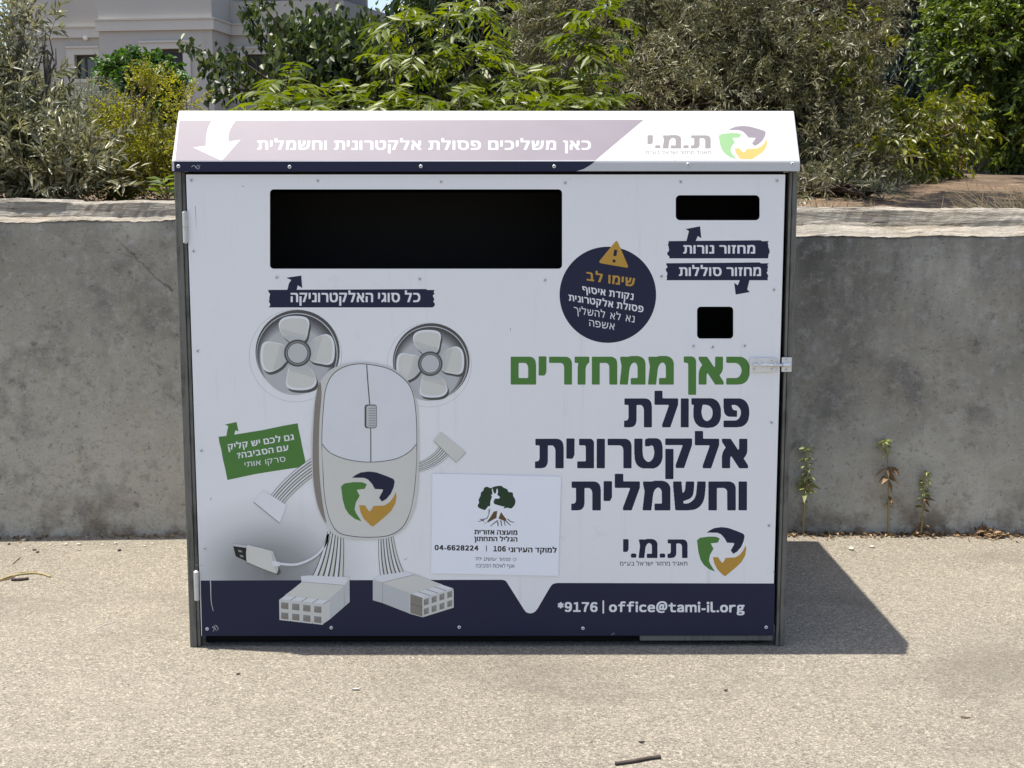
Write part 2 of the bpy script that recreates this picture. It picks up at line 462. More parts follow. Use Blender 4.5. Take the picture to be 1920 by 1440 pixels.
M['weed_leaf'] = leaf('grey_green_weed_leaf', (0.16, 0.19, 0.06), (0.44, 0.46, 0.20), 0.35, 0.6)
M['straw'] = leaf('dry_straw', (0.20, 0.16, 0.085), (0.40, 0.34, 0.22), 0.2, 0.7)
M['weed_stem'] = bark('straw_coloured_stem', (0.33, 0.27, 0.13))
def stone_mat():
    t = NT('pale_limestone_chip'); t.color(t.mix((0.30, 0.27, 0.21), (0.60, 0.56, 0.47), t.noise(30, 3))).set(0.9, 0.2); return t.mat
M['stone'] = stone_mat()
M['twig_dark'] = bark('weathered_twig', (0.07, 0.055, 0.05))
M['blue_paint'] = ink('blue_paint', (0.02, 0.12, 0.42))
M['red_paint'] = ink('red_paint', (0.13, 0.03, 0.025))
M['pale_post'] = ink('pale_painted_post', (0.5, 0.5, 0.48))

# ------------------------------------------------------------------ setting: ground, soil
def grid_mesh(name, xs, ys, zf, mat):
    vs = [(x, y, zf(x, y)) for y in ys for x in xs]
    nx = len(xs)
    fs = [(j * nx + i, j * nx + i + 1, (j + 1) * nx + i + 1, (j + 1) * nx + i) for j in range(len(ys) - 1) for i in range(nx - 1)]
    mb = MB(); mb.add(vs, fs, 0, True)
    return mb.build(name, mat)
def hsh(x, y, s=0.0):
    return (math.sin(x * 1.7 + s) * math.cos(y * 1.3 - s * 2) + 0.5 * math.sin(x * 3.9 + y * 2.7 + s) + 0.25 * math.sin(x * 9.1 - y * 7.7 + 3 * s)) / 1.75
xs = [-400, -150, -40, -12, -6] + list(np.arange(-3, 3.01, 0.25)) + [6, 12, 40, 150, 400]
ys = [-300, -100, -30, -10] + list(np.arange(-4.5, 1.6, 0.25)) + [1.7, 4, 15, 60, 200, 600]
g = grid_mesh('ground', xs, ys, lambda x, y: 0.0, M['ground'])
tag(g, 'pale worn asphalt ground flecked with dark aggregate', 'ground', kind='structure')

def soil_z(x, y):
    base = 1.36 + 0.40 * min(1.0, max(0.0, (y - 1.9) / 11.0)) + (0.16 * min(1.0, max(0.0, (y - 16) / 20.0)))
    rise = 0.10 * math.exp(-((x - 3.2) / 1.3) ** 2 - ((y - 6.5) / 2.5) ** 2)
    return base + rise + 0.035 * hsh(x * 1.2, y * 1.1, 1.0) * min(1.0, max(0.0, (y - 1.7) / 1.5))
xs = [-300, -120, -50, -25] + list(np.arange(-14, 14.01, 0.4)) + [25, 50, 120, 300]
ys = [1.70] + list(np.arange(1.9, 20, 0.4)) + [24, 30, 40, 60, 100, 250, 500]
g = grid_mesh('garden_soil', xs, ys, soil_z, M['soil'])
tag(g, 'dry brown garden soil rising behind the concrete wall', 'soil', kind='structure')

# ------------------------------------------------------------------ concrete wall with its coping
def smooth01(t): t = min(1, max(0, t)); return t * t * (3 - 2 * t)
WALL_Y = 1.475
def wall_front(x): return 1.52 - 0.012 * min(abs(x - 0.3), 4.0) ** 2
def build_wall():
    root = empty('concrete_wall', (0, WALL_Y + 0.12, 0))
    tag(root, 'stained grey concrete retaining wall with a rough coping, behind the container', 'wall')
    xs = [-9, -6, -4.5] + list(np.arange(-3.4, 3.41, 0.022)) + [4.5, 6, 9]
    r = random.Random(3)
    jit = {}
    def nz(x, k, amp):
        key = (round(x, 3), k)
        if key not in jit: jit[key] = r.uniform(-1, 1)
        return amp * (0.55 * jit[key] + 0.6 * math.sin(x * 5.3 + k * 2.1) + 0.5 * math.sin(x * 13.7 + k))
    def prof_body(x):
        b = smooth01((x + 0.4) / 0.8)
        zt = 1.372 * (1 - b) + 1.305 * b + nz(x, 1, 0.004)
        y0 = wall_front(x)
        return [(y0, -0.05), (y0 + 0.001, 0.5), (y0 + nz(x, 2, 0.001), 1.0), (y0, zt - 0.012), (y0 + 0.008, zt), (y0 + 0.24, zt + 0.004)]
    def loft(name, prof, mat, parent):
        mb = MB(); vs = []; fs = []
        n = len(prof(0.0))
        for x in xs:
            for (y, z) in prof(x): vs.append((x, y, z))
        for i in range(len(xs) - 1):
            for k in range(n - 1):
                fs.append((i * n + k, (i + 1) * n + k, (i + 1) * n + k + 1, i * n + k + 1))
            fs.append((i * n + n - 1, (i + 1) * n + n - 1, (i + 1) * n, i * n))
        fs.append(tuple(range(n))); fs.append(tuple((len(xs) - 1) * n + k for k in range(n))[::-1])
        mb.add(vs, fs, 0, False)
        o = mb.build(name, mat, parent)
        return o
    loft('wall_body', lambda x: prof_body(x) + [(wall_front(x) + 0.24, -0.05)], M['wall'], root)
    def prof_cop(x):
        b = smooth01((x + 0.4) / 0.8)
        y0 = wall_front(x)
        zb = 1.376 * (1 - b) + 1.309 * b + nz(x, 1, 0.004) 
        drop = 0.022 * smooth01((x - 1.7) / 0.5)
        step = 0.004 if x < -1.78 else 0.0
        zt = (1.452 + 0.008 * (x < -1.85)) * (1 - b) + (1.424 - drop * 0.4) * b + nz(x, 4, 0.0035)
        y1 = y0 + 0.022 + nz(x, 5, 0.002)
        L = [(y0 - 0.003, zb - 0.008), (y0 + 0.036, zb + 0.010), (y0 + 0.042, zb + 0.035), (y0 + 0.046, zt - 0.012), (y0 + 0.058, zt), (y0 + 0.235, zt)]
        Rr = [(y0 - 0.003, zb - 0.006), (y0 + 0.075, zb + 0.036), (y0 + 0.082, zb + 0.058), (y0 + 0.092, zt - 0.016), (y0 + 0.108, zt), (y0 + 0.235, zt)]
        out = []
        for k, (p, q) in enumerate(zip(L, Rr)):
            out.append((p[0] * (1 - b) + q[0] * b + nz(x, 10 + k, 0.003), p[1] * (1 - b) + q[1] * b + nz(x, 20 + k, 0.0028)))
        out.append((y0 + 0.235, zb))
        return out
    loft('coping', prof_cop, M['coping'], root)
build_wall()

# ------------------------------------------------------------------ flat print: shapes, strokes, lettering
def tri_loops(loops):
    """triangles of the region inside the loops (even-odd, so inner loops are holes)"""
    vs, es = [], []
    for L in loops:
        b = len(vs); n = len(L)
        vs += [Vector((float(p[0]), float(p[1]))) for p in L]
        es += [(b + i, b + (i + 1) % n) for i in range(n)]
    r = delaunay_2d_cdt(vs, es, [], 1, 1e-6)
    V = [(p[0], p[1]) for p in r[0]]
    if len(loops) == 1: return V, [tuple(f) for f in r[2]]
    ex = np.array([(*L[i], *L[(i + 1) % len(L)]) for L in loops for i in range(len(L))], float)
    out = []
    for f in r[2]:
        cx = sum(V[i][0] for i in f) / len(f); cy = sum(V[i][1] for i in f) / len(f)
        k = (ex[:, 1] > cy) != (ex[:, 3] > cy)
        e = ex[k]
        n = int(np.sum(e[:, 0] + (cy - e[:, 1]) / (e[:, 3] - e[:, 1]) * (e[:, 2] - e[:, 0]) > cx))
        if n % 2: out.append(tuple(f))
    return V, out
def spline(pts, closed=True, sub=5):
    P = [np.array(p, float) for p in pts]; n = len(P); out = []
    rng = range(n) if closed else range(n - 1)
    for i in rng:
        if closed: a, b, c, d = P[i - 1], P[i], P[(i + 1) % n], P[(i + 2) % n]
        else: a, b, c, d = P[max(i - 1, 0)], P[i], P[i + 1], P[min(i + 2, n - 1)]
        for k in range(sub):
            t = k / sub
            out.append(0.5 * ((2 * b) + (c - a) * t + (2 * a - 5 * b + 4 * c - d) * t * t + (3 * b - a - 3 * c + d) * t ** 3))
    if not closed: out.append(P[-1])
    return [tuple(p) for p in out]
def ellipse(cx, cy, rx, ry=None, n=48, a0=0.0, a1=2 * math.pi):
    ry = rx if ry is None else ry
    full = abs(a1 - a0 - 2 * math.pi) < 1e-6
    m = n if full else n + 1
    return [(cx + rx * math.cos(a0 + (a1 - a0) * i / n), cy + ry * math.sin(a0 + (a1 - a0) * i / n)) for i in range(m)]
def stroke(pts, w0, w1=None):
    """a ribbon outline round an open polyline"""
    P = [np.array(p, float) for p in pts]; n = len(P)
    w1 = w0 if w1 is None else w1
    A, B = [], []
    for i in range(n):
        t = P[min(i + 1, n - 1)] - P[max(i - 1, 0)]
        t = t / (np.linalg.norm(t) + 1e-9); nn = np.array([-t[1], t[0]])
        w = (w0 + (w1 - w0) * i / max(1, n - 1)) / 2
        A.append(tuple(P[i] + nn * w)); B.append(tuple(P[i] - nn * w))
    return A + B[::-1]

class Plane:
    def __init__(self, p0, n):
        self.p0 = np.array(p0, float); n = np.array(n, float); self.n = n / np.linalg.norm(n)
    def pt(self, u, v, lay):
        return on_plane(u, v, self.p0 + self.n * (0.0001 * lay), self.n)
FRONT = Plane((0, 0, 0), (0, -1, 0))

class Art:
    """printed shapes in photo pixels, laid on a plane of the container; one mesh with several inks"""
    def __init__(self, plane=FRONT, lay=1):
        self.mb = MB(); self.mats = []; self.plane = plane; self.lay = lay
    def mi(self, key):
        if key not in self.mats: self.mats.append(key)
        return self.mats.index(key)
    def loops(self, loops, key, lay=0):
        vs, fs = tri_loops(loops)
        # wind every face towards the viewer
        out = []
        for f in fs:
            a = sum(vs[f[i]][0] * vs[f[(i + 1) % len(f)]][1] - vs[f[(i + 1) % len(f)]][0] * vs[f[i]][1] for i in range(len(f)))
            out.append(f if a < 0 else f[::-1])
        self.mb.add([self.plane.pt(u, v, self.lay + lay) for u, v in vs], out, self.mi(key))
    def poly(self, pts, key, lay=0): self.loops([pts], key, lay)
    def line(self, pts, w, key, lay=0, w1=None): self.loops([stroke(pts, w, w1)], key, lay)
    def ring(self, outer, inner, key, lay=0): self.loops([outer, inner], key, lay)
    def build(self, name, parent): return self.mb.build(name, [M[k] for k in self.mats], parent)

# ---- lettering: outlines of the built-in typeface are rasterised, thickened and traced again
_gl = {}
def glyph_raster(ch, H=72):
    if 0x21 <= ord(ch) <= 0x7e and ch not in '.-*': ch = chr(ord(ch) + 0xfee0)
    c = bpy.data.curves.new('glyph', 'FONT'); c.body = ch; c.size = 1.0; c.resolution_u = 4
    o = bpy.data.objects.new('glyph', c); COL.objects.link(o)
    dg = bpy.context.evaluated_depsgraph_get(); dg.update()
    cu = o.evaluated_get(dg).to_curve(dg)
    loops = []
    for sp in cu.splines:
        bp = sp.bezier_points; n = len(bp); L = []
        for i in range(n):
            a, b = bp[i], bp[(i + 1) % n]
            p0, p1, p2, p3 = (np.array(q[:2]) for q in (a.co, a.handle_right, b.handle_left, b.co))
            for k in range(6):
                t = k / 6
                L.append(p0 * (1 - t) ** 3 + 3 * p1 * t * (1 - t) ** 2 + 3 * p2 * t * t * (1 - t) + p3 * t ** 3)
        if len(L) > 2: loops.append(np.array(L))
    o.to_curve_clear()
    bpy.data.objects.remove(o); bpy.data.curves.remove(c)
    return loops
def ref_height(ch):
    k = ('h', ch)
    if k not in _gl:
        L = np.concatenate(glyph_raster(ch)); _gl[k] = (L[:, 1].min(), L[:, 1].max())
    return _gl[k]
def is_heb(ch): return '\u0590' <= ch <= '\u05ff'
def glyph(ch, bx, by):
    """traced loops of one thickened glyph; unit = height of a plain letter, y up from the baseline"""
    key = (ch, bx, by)
    if key in _gl: return _gl[key]
    loops = glyph_raster(ch)
    if not loops:
        _gl[key] = None; return None
    lo, hi = ref_height('\u05dd') if is_heb(ch) else ref_height('0')
    sc = 1.0 / (hi - lo)
    Lp = [(L - np.array([0, lo])) * sc for L in loops]
    al = np.concatenate(Lp)
    h = 1 / 72.0; pad = 6 + int(max(bx, by) / h)
    x0, y0 = al.min(0) - pad * h; x1, y1 = al.max(0) + pad * h
    nx, ny = int((x1 - x0) / h) + 1, int((y1 - y0) / h) + 1
    X = x0 + np.arange(nx) * h + 1.3e-4; Y = y0 + np.arange(ny) * h + 0.7e-4
    W = np.zeros((ny, nx), int)
    for L in Lp:
        A = L; B = np.roll(L, -1, 0)
        for (ax, ay), (bx_, by_) in zip(A, B):
            if ay == by_: continue
            up = by_ > ay
            j = np.nonzero((Y >= min(ay, by_)) & (Y < max(ay, by_)))[0]
            if not len(j): continue
            xi = ax + (Y[j] - ay) / (by_ - ay) * (bx_ - ax)
            W[j] += np.where(X[None, :] < xi[:, None], 1 if up else -1, 0)
    F = (W != 0).astype(float)
    def dil(F, r, axis):
        n = int(r / h); fr = r / h - n; G = F.copy()
        for k in range(1, n + 1):
            G = np.maximum(G, np.maximum(np.roll(F, k, axis), np.roll(F, -k, axis)))
        E_ = np.maximum(np.roll(F, n + 1, axis), np.roll(F, -n - 1, axis)) * fr
        return np.maximum(G, E_)
    F = dil(F, bx, 1); F = dil(F, by, 0)
    for _ in range(2):
        F = (F + np.roll(F, 1, 0) + np.roll(F, -1, 0)) / 3
        F = (F + np.roll(F, 1, 1) + np.roll(F, -1, 1)) / 3
    # marching squares
    nxt = {}
    inside = F > 0.5
    cell = inside[:-1, :-1] * 1 + inside[:-1, 1:] * 2 + inside[1:, 1:] * 4 + inside[1:, :-1] * 8
    def ip(j0, i0, j1, i1):
        a, b = F[j0, i0], F[j1, i1]; t = (0.5 - a) / (b - a)
        return (x0 + (i0 + (i1 - i0) * t) * h, y0 + (j0 + (j1 - j0) * t) * h)
    EDG = {1: [(3, 0)], 2: [(0, 1)], 3: [(3, 1)], 4: [(1, 2)], 5: [(3, 0), (1, 2)], 6: [(0, 2)], 7: [(3, 2)], 8: [(2, 3)], 9: [(2, 0)],
           10: [(0, 1), (2, 3)], 11: [(2, 1)], 12: [(1, 3)], 13: [(1, 0)], 14: [(0, 3)]}
    for j, i in zip(*np.nonzero((cell > 0) & (cell < 15))):
        def ek(e):
            return {0: ('h', j, i), 1: ('v', j, i + 1), 2: ('h', j + 1, i), 3: ('v', j, i)}[e]
        for a, b in EDG[int(cell[j, i])]: nxt[ek(a)] = ek(b)
    def pos(e):
        k, j, i = e
        return ip(j, i, j, i + 1) if k == 'h' else ip(j, i, j + 1, i)
    out = []
    while nxt:
        s = next(iter(nxt)); cur = s; L = []
        while cur in nxt:
            L.append(pos(cur)); cur = nxt.pop(cur)
        if len(L) > 5: out.append(simplify(L, h * 0.33))
    out = [L for L in out if len(L) >= 3]
    allp = np.array([p for L in out for p in L])
    mn, mx = allp[:, 0].min(), allp[:, 0].max()
    out = [[(p[0] - mn, p[1]) for p in L] for L in out]
    _gl[key] = (out, mx - mn)
    return _gl[key]
def simplify(L, tol):
    def dp(a):
        if len(a) < 3: return a
        p, q = np.array(a[0]), np.array(a[-1]); d = q - p; n = np.linalg.norm(d)
        X = np.array(a)
        if n < 1e-9: dist = np.linalg.norm(X - p, axis=1)
        else: dist = np.abs((X[:, 0] - p[0]) * d[1] - (X[:, 1] - p[1]) * d[0]) / n
        k = int(dist.argmax())
        if dist[k] <= tol: return [a[0], a[-1]]
        return dp(a[:k + 1])[:-1] + dp(a[k:])
    m = len(L) // 2
    return dp(L[:m + 1])[:-1] + dp(L[m:] + [L[0]])[:-1]
def text(art, s, quad, key, bold=(0.05, 0.03), gap=0.13, space=0.36, lay=0, shear=0.0):
    """s in reading order; quad = pixel corners TL, TR, BR, BL of plain letter height (x right, base at the bottom)"""
    heb = any(is_heb(c) for c in s)
    seq = s[::-1] if heb else s
    items, x = [], 0.0
    for c in seq:
        if c == ' ':
            x += space; continue
        gdat = glyph(c, *bold)
        if gdat is None: x += space; continue
        items.append((gdat[0], x)); x += gdat[1] + gap
    Wd = x - gap
    TL, TR, BR, BL = [np.array(q, float) for q in quad]
    for loops, x_off in items:
        px = []
        for L in loops:
            Q = []
            for (gx, gy) in L:
                sx = (gx + x_off + shear * gy) / Wd
                t = TL + (TR - TL) * sx; b = BL + (BR - BL) * sx
                Q.append(tuple(b + (t - b) * gy))
            px.append(Q)
        art.loops(px, key, lay)
def rect_text(art, s, u0, v0, u1, v1, key, **kw):
    text(art, s, [(u0, v0), (u1, v0), (u1, v1), (u0, v1)], key, **kw)

# ------------------------------------------------------------------ the container
box = empty('recycling_container', (-0.06, 0.7, 0))
tag(box, 'white and navy steel electronics recycling container with printed front and sloped hood', 'recycling bin')
XL, XR = -1.044, 0.925          # outer faces of the posts
Z_POST = 1.556
DEPTH = 1.41
def part(name, fn, mat, parent=box):
    mb = MB(); fn(mb); return mb.build(name, mat, parent)
def post(mb, x0, y0, s):
    # L-shaped steel upright with a folded lip, open towards the door
    w = 0.035
    xa, xb = (x0, x0 + w) if s > 0 else (x0 - w, x0)
    lip = 0.023
    if s > 0:
        mb.box(xa, xa + lip, y0, y0 + 0.04, 0.0, Z_POST, 0, 0.003)
        mb.box(xa + lip + 0.0005, xb, y0 + 0.004, y0 + 0.035, 0.0, Z_POST - 0.001, 0, 0.003)
    else:
        mb.box(xb - lip + 0.006, xb, y0 + 0.003, y0 + 0.04, 0.0, Z_POST, 0, 0.003)
        mb.box(xa + 0.007, xb - lip + 0.0045, y0, y0 + 0.035, 0.0, Z_POST - 0.001, 0, 0.003)
part('post', lambda mb: post(mb, XL, 0.0, 1), M['post'])
part('post', lambda mb: post(mb, XR, 0.0, -1), M['post'])
part('post', lambda mb: mb.box(XL, XL + 0.04, DEPTH - 0.04, DEPTH, 0, Z_POST, 0, 0.003), M['post'])
part('post', lambda mb: mb.box(XR - 0.04, XR, DEPTH - 0.04, DEPTH, 0, Z_POST, 0, 0.003), M['post'])
part('side_panel', lambda mb: mb.box(XL + 0.004, XL + 0.007, 0.043, DEPTH - 0.043, 0.03, Z_POST), M['hood'])
part('side_panel', lambda mb: mb.box(XR - 0.007, XR - 0.004, 0.043, DEPTH - 0.043, 0.03, Z_POST), M['hood'])
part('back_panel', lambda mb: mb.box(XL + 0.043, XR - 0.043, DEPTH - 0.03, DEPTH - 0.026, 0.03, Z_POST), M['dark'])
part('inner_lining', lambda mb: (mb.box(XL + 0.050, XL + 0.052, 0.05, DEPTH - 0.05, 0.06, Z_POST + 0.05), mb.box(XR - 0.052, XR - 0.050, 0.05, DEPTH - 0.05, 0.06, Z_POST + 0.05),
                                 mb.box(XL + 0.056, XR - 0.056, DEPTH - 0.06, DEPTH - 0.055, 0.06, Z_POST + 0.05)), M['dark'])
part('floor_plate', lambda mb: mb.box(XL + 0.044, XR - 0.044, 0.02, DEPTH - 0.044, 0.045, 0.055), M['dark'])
part('top_rail', lambda mb: mb.box(XL + 0.044, XR - 0.044, 0.012, 0.05, 1.5, 1.585), M['dark'])
part('base_frame', lambda mb: mb.box(XL + 0.044, XR - 0.044, 0.045, 0.085, 0.004, 0.044), M['dark'])
b0, b1 = at(1200, 1197, 0.004), at(1449, 1203, 0.004)
part('bottom_rail', lambda mb: mb.box(b0[0], b1[0], 0.006, 0.04, 0.018, 0.0365, 0, 0.002), M['rail'])

# hood: one bent sheet, closed at its ends
HF0, HF1, RIDGE = (-0.014, 1.5575), (-0.014, 1.588), (0.098, 1.7495)
ROOF_B = (1.43, 1.7495)
def hood(mb):
    prof = [HF0, HF1, RIDGE, ROOF_B, (1.43, 1.56)]
    n = len(prof)
    x0, x1 = XL - 0.0015, XR + 0.0015
    vs = [(x, y, z) for x in (x0, x1) for y, z in prof]
    fs = [(k, k + n, k + n + 1, k + 1) for k in range(n - 1)]
    fs += [tuple(range(n)), tuple(range(n, 2 * n))[::-1]]
    bm = bmesh.new()
    V = [bm.verts.new(p) for p in vs]
    for f in fs: bm.faces.new([V[i] for i in f])
    bm.faces.new([V[0], V[n - 1], V[2 * n - 1], V[n]])
    bmesh.ops.recalc_face_normals(bm, faces=bm.faces[:])
    bmesh.ops.bevel(bm, geom=[e for e in bm.edges if all(abs(w.co.z - 1.5575) > 1e-4 for w in e.verts)], offset=0.0035, segments=2, affect='EDGES', profile=0.5)
    mb.bm(bm)
hood_o = part('hood', hood, M['hood'])
hn = np.array([0, -(RIDGE[1] - HF1[1]), RIDGE[0] - HF1[0]]); hn = hn / np.linalg.norm(hn)
SLOPE = Plane((0, HF1[0], HF1[1]), hn)
FLANGE = Plane((0, HF0[0], 0), (0, -1, 0))

# door sheet with the three insertion slots cut through
def rrect(u0, v0, u1, v1, r, n=5):
    out = []
    for cx, cy, a in ((u1 - r, v1 - r, 0), (u0 + r, v1 - r, 90), (u0 + r, v0 + r, 180), (u1 - r, v0 + r, 270)):
        for k in range(n + 1):
            an = math.radians(a + 90 * k / n); out.append((cx + r * math.cos(an), cy + r * math.sin(an)))
    return out
SLOTS = [rrect(506, 355, 1054, 504, 7), rrect(1267, 366, 1424.5, 413, 8), rrect(1307, 575, 1375, 635, 7)]
def door(mb):
    c = [at(350.5, 327, 0), at(1469.5, 327.5, 0), at(1451, 1191.2, 0), at(376, 1191.8, 0)]
    xl, xr = (c[0][0] + c[3][0]) / 2, (c[1][0] + c[2][0]) / 2
    zt, zb = (c[0][2] + c[1][2]) / 2, (c[2][2] + c[3][2]) / 2
    outer = [(xl, zt), (xr, zt), (xr, zb), (xl, zb)]
    holes = [[(at(u, v, 0)[0], at(u, v, 0)[2]) for u, v in L] for L in SLOTS]
    vs, fs = tri_loops([outer] + holes)
    fs = [f if sum(vs[f[i]][0] * vs[f[(i + 1) % 3]][1] - vs[f[(i + 1) % 3]][0] * vs[f[i]][1] for i in range(3)) > 0 else f[::-1] for f in fs]
    mb.add([(x, 0.0, z) for x, z in vs], fs)
    mb.add([(x, 0.004, z) for x, z in vs], [f[::-1] for f in fs])
    for L in [outer] + holes:
        n = len(L)
        mb.add([(x, y, z) for y in (0.0, 0.004) for x, z in L], [(i, (i + 1) % n, n + (i + 1) % n, n + i) for i in range(n)], 1 if L is outer else 0)
    return xl, xr, zt, zb
mbd = MB(); DX0, DX1, DZ1, DZ0 = door(mbd)
door_o = mbd.build('door_panel', [M['panel'], M['post']], box)
tag(door_o, 'white printed front door sheet with three black slots')
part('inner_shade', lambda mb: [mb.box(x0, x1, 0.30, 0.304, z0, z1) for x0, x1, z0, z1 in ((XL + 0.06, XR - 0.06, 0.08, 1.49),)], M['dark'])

def clip_px(poly, v0, keep_above):
    out = []
    n = len(poly)
    for i in range(n):
        a, b = poly[i], poly[(i + 1) % n]
        ia = (a[1] < v0) == keep_above; ib = (b[1] < v0) == keep_above
        if ia: out.append(a)
        if ia != ib:
            t = (v0 - a[1]) / (b[1] - a[1]); out.append((a[0] + t * (b[0] - a[0]), v0))
    return out
LOGO_N = [(1293, 213), (1340, 180), (1400, 150), (1500, 137), (1590, 148), (1700, 187), (1800, 228), (1818, 260), (1805, 330), (1770, 410), (1715, 475), (1660, 507), (1627, 460), (1675, 370), (1668, 357), (1575, 352), (1540, 290), (1490, 235), (1440, 215)]
LOGO_G = [(1160, 320), (1200, 285), (1320, 268), (1420, 270), (1475, 293), (1450, 350), (1350, 362), (1388, 435), (1340, 520), (1325, 600), (1345, 650), (1410, 750), (1330, 720), (1255, 660), (1210, 590), (1180, 480)]
LOGO_O = [(1380, 552), (1450, 552), (1490, 612), (1510, 630), (1530, 612), (1557, 562), (1690, 555), (1750, 520), (1795, 465), (1830, 390), (1840, 440), (1825, 530), (1775, 620), (1690, 700), (1560, 808), (1545, 812), (1520, 800), (1440, 720), (1400, 640)]
def logo_px(P, u0, v0, u1, v1):
    return [(u0 + (x - 1160) / 680 * (u1 - u0), v0 + (y - 137) / 675 * (v1 - v0)) for x, y in P]
def logo(art, u0, v0, u1, v1, keys, lay=0):
    for P, k in zip((LOGO_N, LOGO_G, LOGO_O), keys): art.poly(logo_px(P, u0, v0, u1, v1), k, lay)

# ---- prints on the hood
E0 = 300.5
def hood_band():
    a = Art(SLOPE, 1)
    a.poly([(336.2, 226), (1207, 224.5), (1117, E0 - 0.3), (328.4, E0 + 0.6)], 'glare_mauve')
    return a.build('printed_band', hood_o)
hood_band()
a = Art(FLANGE, 1)
a.poly([(326.5, 302.8), (1116, 302.4), (1106, 310), (1094, 317), (1080, 321.2), (326.9, 321.8)], 'navy')
a.build('navy_band', hood_o)
a = Art(SLOPE, 2)
a.poly(spline([(442, 226), (433, 240), (428.5, 254), (428.5, 265.5)], False, 3) + [(451, 262), (417, 300.5), (413, 300.2), (362, 276.3), (386, 273.5)] + spline([(386, 273.5), (386.5, 258), (390, 240), (397, 226)], False, 3)[1:], 'white_hood_ink')
a.build('printed_arrow', hood_o)
a = Art(SLOPE, 2)
rect_text(a, 'כאן משליכים פסולת אלקטרונית וחשמלית', 482, 264, 1108, 280.3, 'white_hood_ink', bold=(0.055, 0.03), gap=0.17, space=0.5)
a.build('lettering', hood_o)
a = Art(SLOPE, 1)
rect_text(a, 'ת.מ.י', 1214, 254.7, 1332.5, 277, 'glare_grey', bold=(0.075, 0.05), gap=0.12)
rect_text(a, 'תאגיד מחזור ישראל בע״מ', 1211, 283.3, 1333.7, 289.3, 'glare_grey', bold=(0.012, 0.005), gap=0.17)
a.build('lettering', hood_o)
a = Art(SLOPE, 1)
lu = (1347.5, 236, 1438.8, 304.5)
a.poly(logo_px(LOGO_N, *lu), 'glare_mauve'); a.poly(logo_px(LOGO_G, *lu), 'glare_green')
a.poly(clip_px(logo_px(LOGO_O, *lu), 298.6, True), 'glare_ochre')
a.build('printed_logo', hood_o)

# ---- prints on the door
def door_print(name, fn, lay=1, parent=door_o):
    a = Art(FRONT, lay); fn(a); return a.build(name, parent)
def foot_band(a):
    pts = [(376.4, 1088.5), (940, 1087)] + spline([(940, 1087), (948, 1089), (953, 1096)], False, 3)[1:] + [(982, 1142)] + spline([(982, 1142), (987, 1148), (995, 1150), (1003, 1147), (1008, 1141)], False, 3)[1:] \
        + [(1032, 1100)] + spline([(1032, 1100), (1037, 1095), (1045, 1093)], False, 3)[1:] + [(1453.2, 1094), (1450.6, 1191.8), (378.6, 1192.4)]
    a.poly(pts, 'navy')
door_print('navy_band', foot_band)
HEAD = dict(bold=(0.085, 0.055), gap=0.10, space=0.30)
door_print('lettering', lambda a: text(a, 'כאן ממחזרים', [(957.5, 671), (1405.5, 671), (1405.5, 718.3), (957.5, 718.3)], 'green', **HEAD))
for args in (('פסולת', 1170, 749.3, 1405, 798.3), ('אלקטרונית', 1003, 825, 1402.7, 875), ('וחשמלית', 1071, 905, 1400.7, 954)):
    door_print('lettering', lambda a: rect_text(a, *args, 'navy', **HEAD))
door_print('lettering', lambda a: text(a, '*9176 | office@tami-il.org', [(1045.7, 1129.3), (1396, 1130.3), (1396, 1147.7), (1045.7, 1146.7)], 'white_ink', bold=(0.055, 0.04), gap=0.12, space=0.42), 2)
door_print('printed_logo', lambda a: logo(a, 1306.8, 988.3, 1399.2, 1080, ('navy', 'green', 'ochre')))
def tami(a):
    rect_text(a, 'ת.מ.י', 1168.3, 1012.7, 1289.2, 1044.5, 'navy', bold=(0.075, 0.05), gap=0.12)
    rect_text(a, 'תאגיד מחזור ישראל בע״מ', 1162.5, 1053.3, 1288.8, 1060.5, 'navy', bold=(0.012, 0.004), gap=0.17)
door_print('lettering', tami)
def torn(u0, v0, u1, v1, seed, jag=2.2, tilt=(0, 0)):
    r = random.Random(seed); n = 9
    Lf = [(u0 + r.uniform(-jag, jag), v1 + (v0 - v1) * i / n) for i in range(n + 1)]
    Rt = [(u1 + r.uniform(-jag, jag), v0 + (v1 - v0) * i / n) for i in range(n + 1)]
    top = [(u0 + (u1 - u0) * 0.55, v0 - 0.8), (u1 - 15, v0 - 1.6), (u1 - 12, v0 + 0.2)]
    return Lf + top + Rt
def z5(P): return [(900 + x / 3, 400 + y / 3) for x, y in P]
def za(P): return [(320 + x / 3, 480 + y / 3) for x, y in P]
def zf(P): return [(340 + x / 3, 860 + y / 3) for x, y in P]
def zg(P): return [(400 + x / 7.58, 720 + y / 7.58) for x, y in P]
def zc(P): return [(800 + x / 7.023, 880 + y / 7.023) for x, y in P]
LBL = dict(bold=(0.055, 0.03), gap=0.16, space=0.45)
def banner1(a):
    a.poly(torn(505, 543.5, 813.5, 576.5, 1), 'navy')
    a.poly(za([(655, 194), (665, 155), (678, 135), (650, 122), (735, 110), (740, 180), (715, 165), (708, 194)]), 'navy', 1)
    rect_text(a, 'כל סוגי האלקטרוניקה', 545, 549.5, 788, 566, 'white_ink', lay=1, **LBL)
door_print('printed_banner', banner1)
def banner2(a):
    a.poly(torn(1253, 452, 1441, 484.5, 2), 'navy')
    a.poly(z5([(1160, 160), (1175, 100), (1157, 88), (1238, 73), (1245, 140), (1225, 128), (1213, 157)]), 'navy', 1)
    rect_text(a, 'מחזור נורות', 1281, 460, 1416, 475, 'white_ink', lay=1, **LBL)
door_print('printed_banner', banner2)
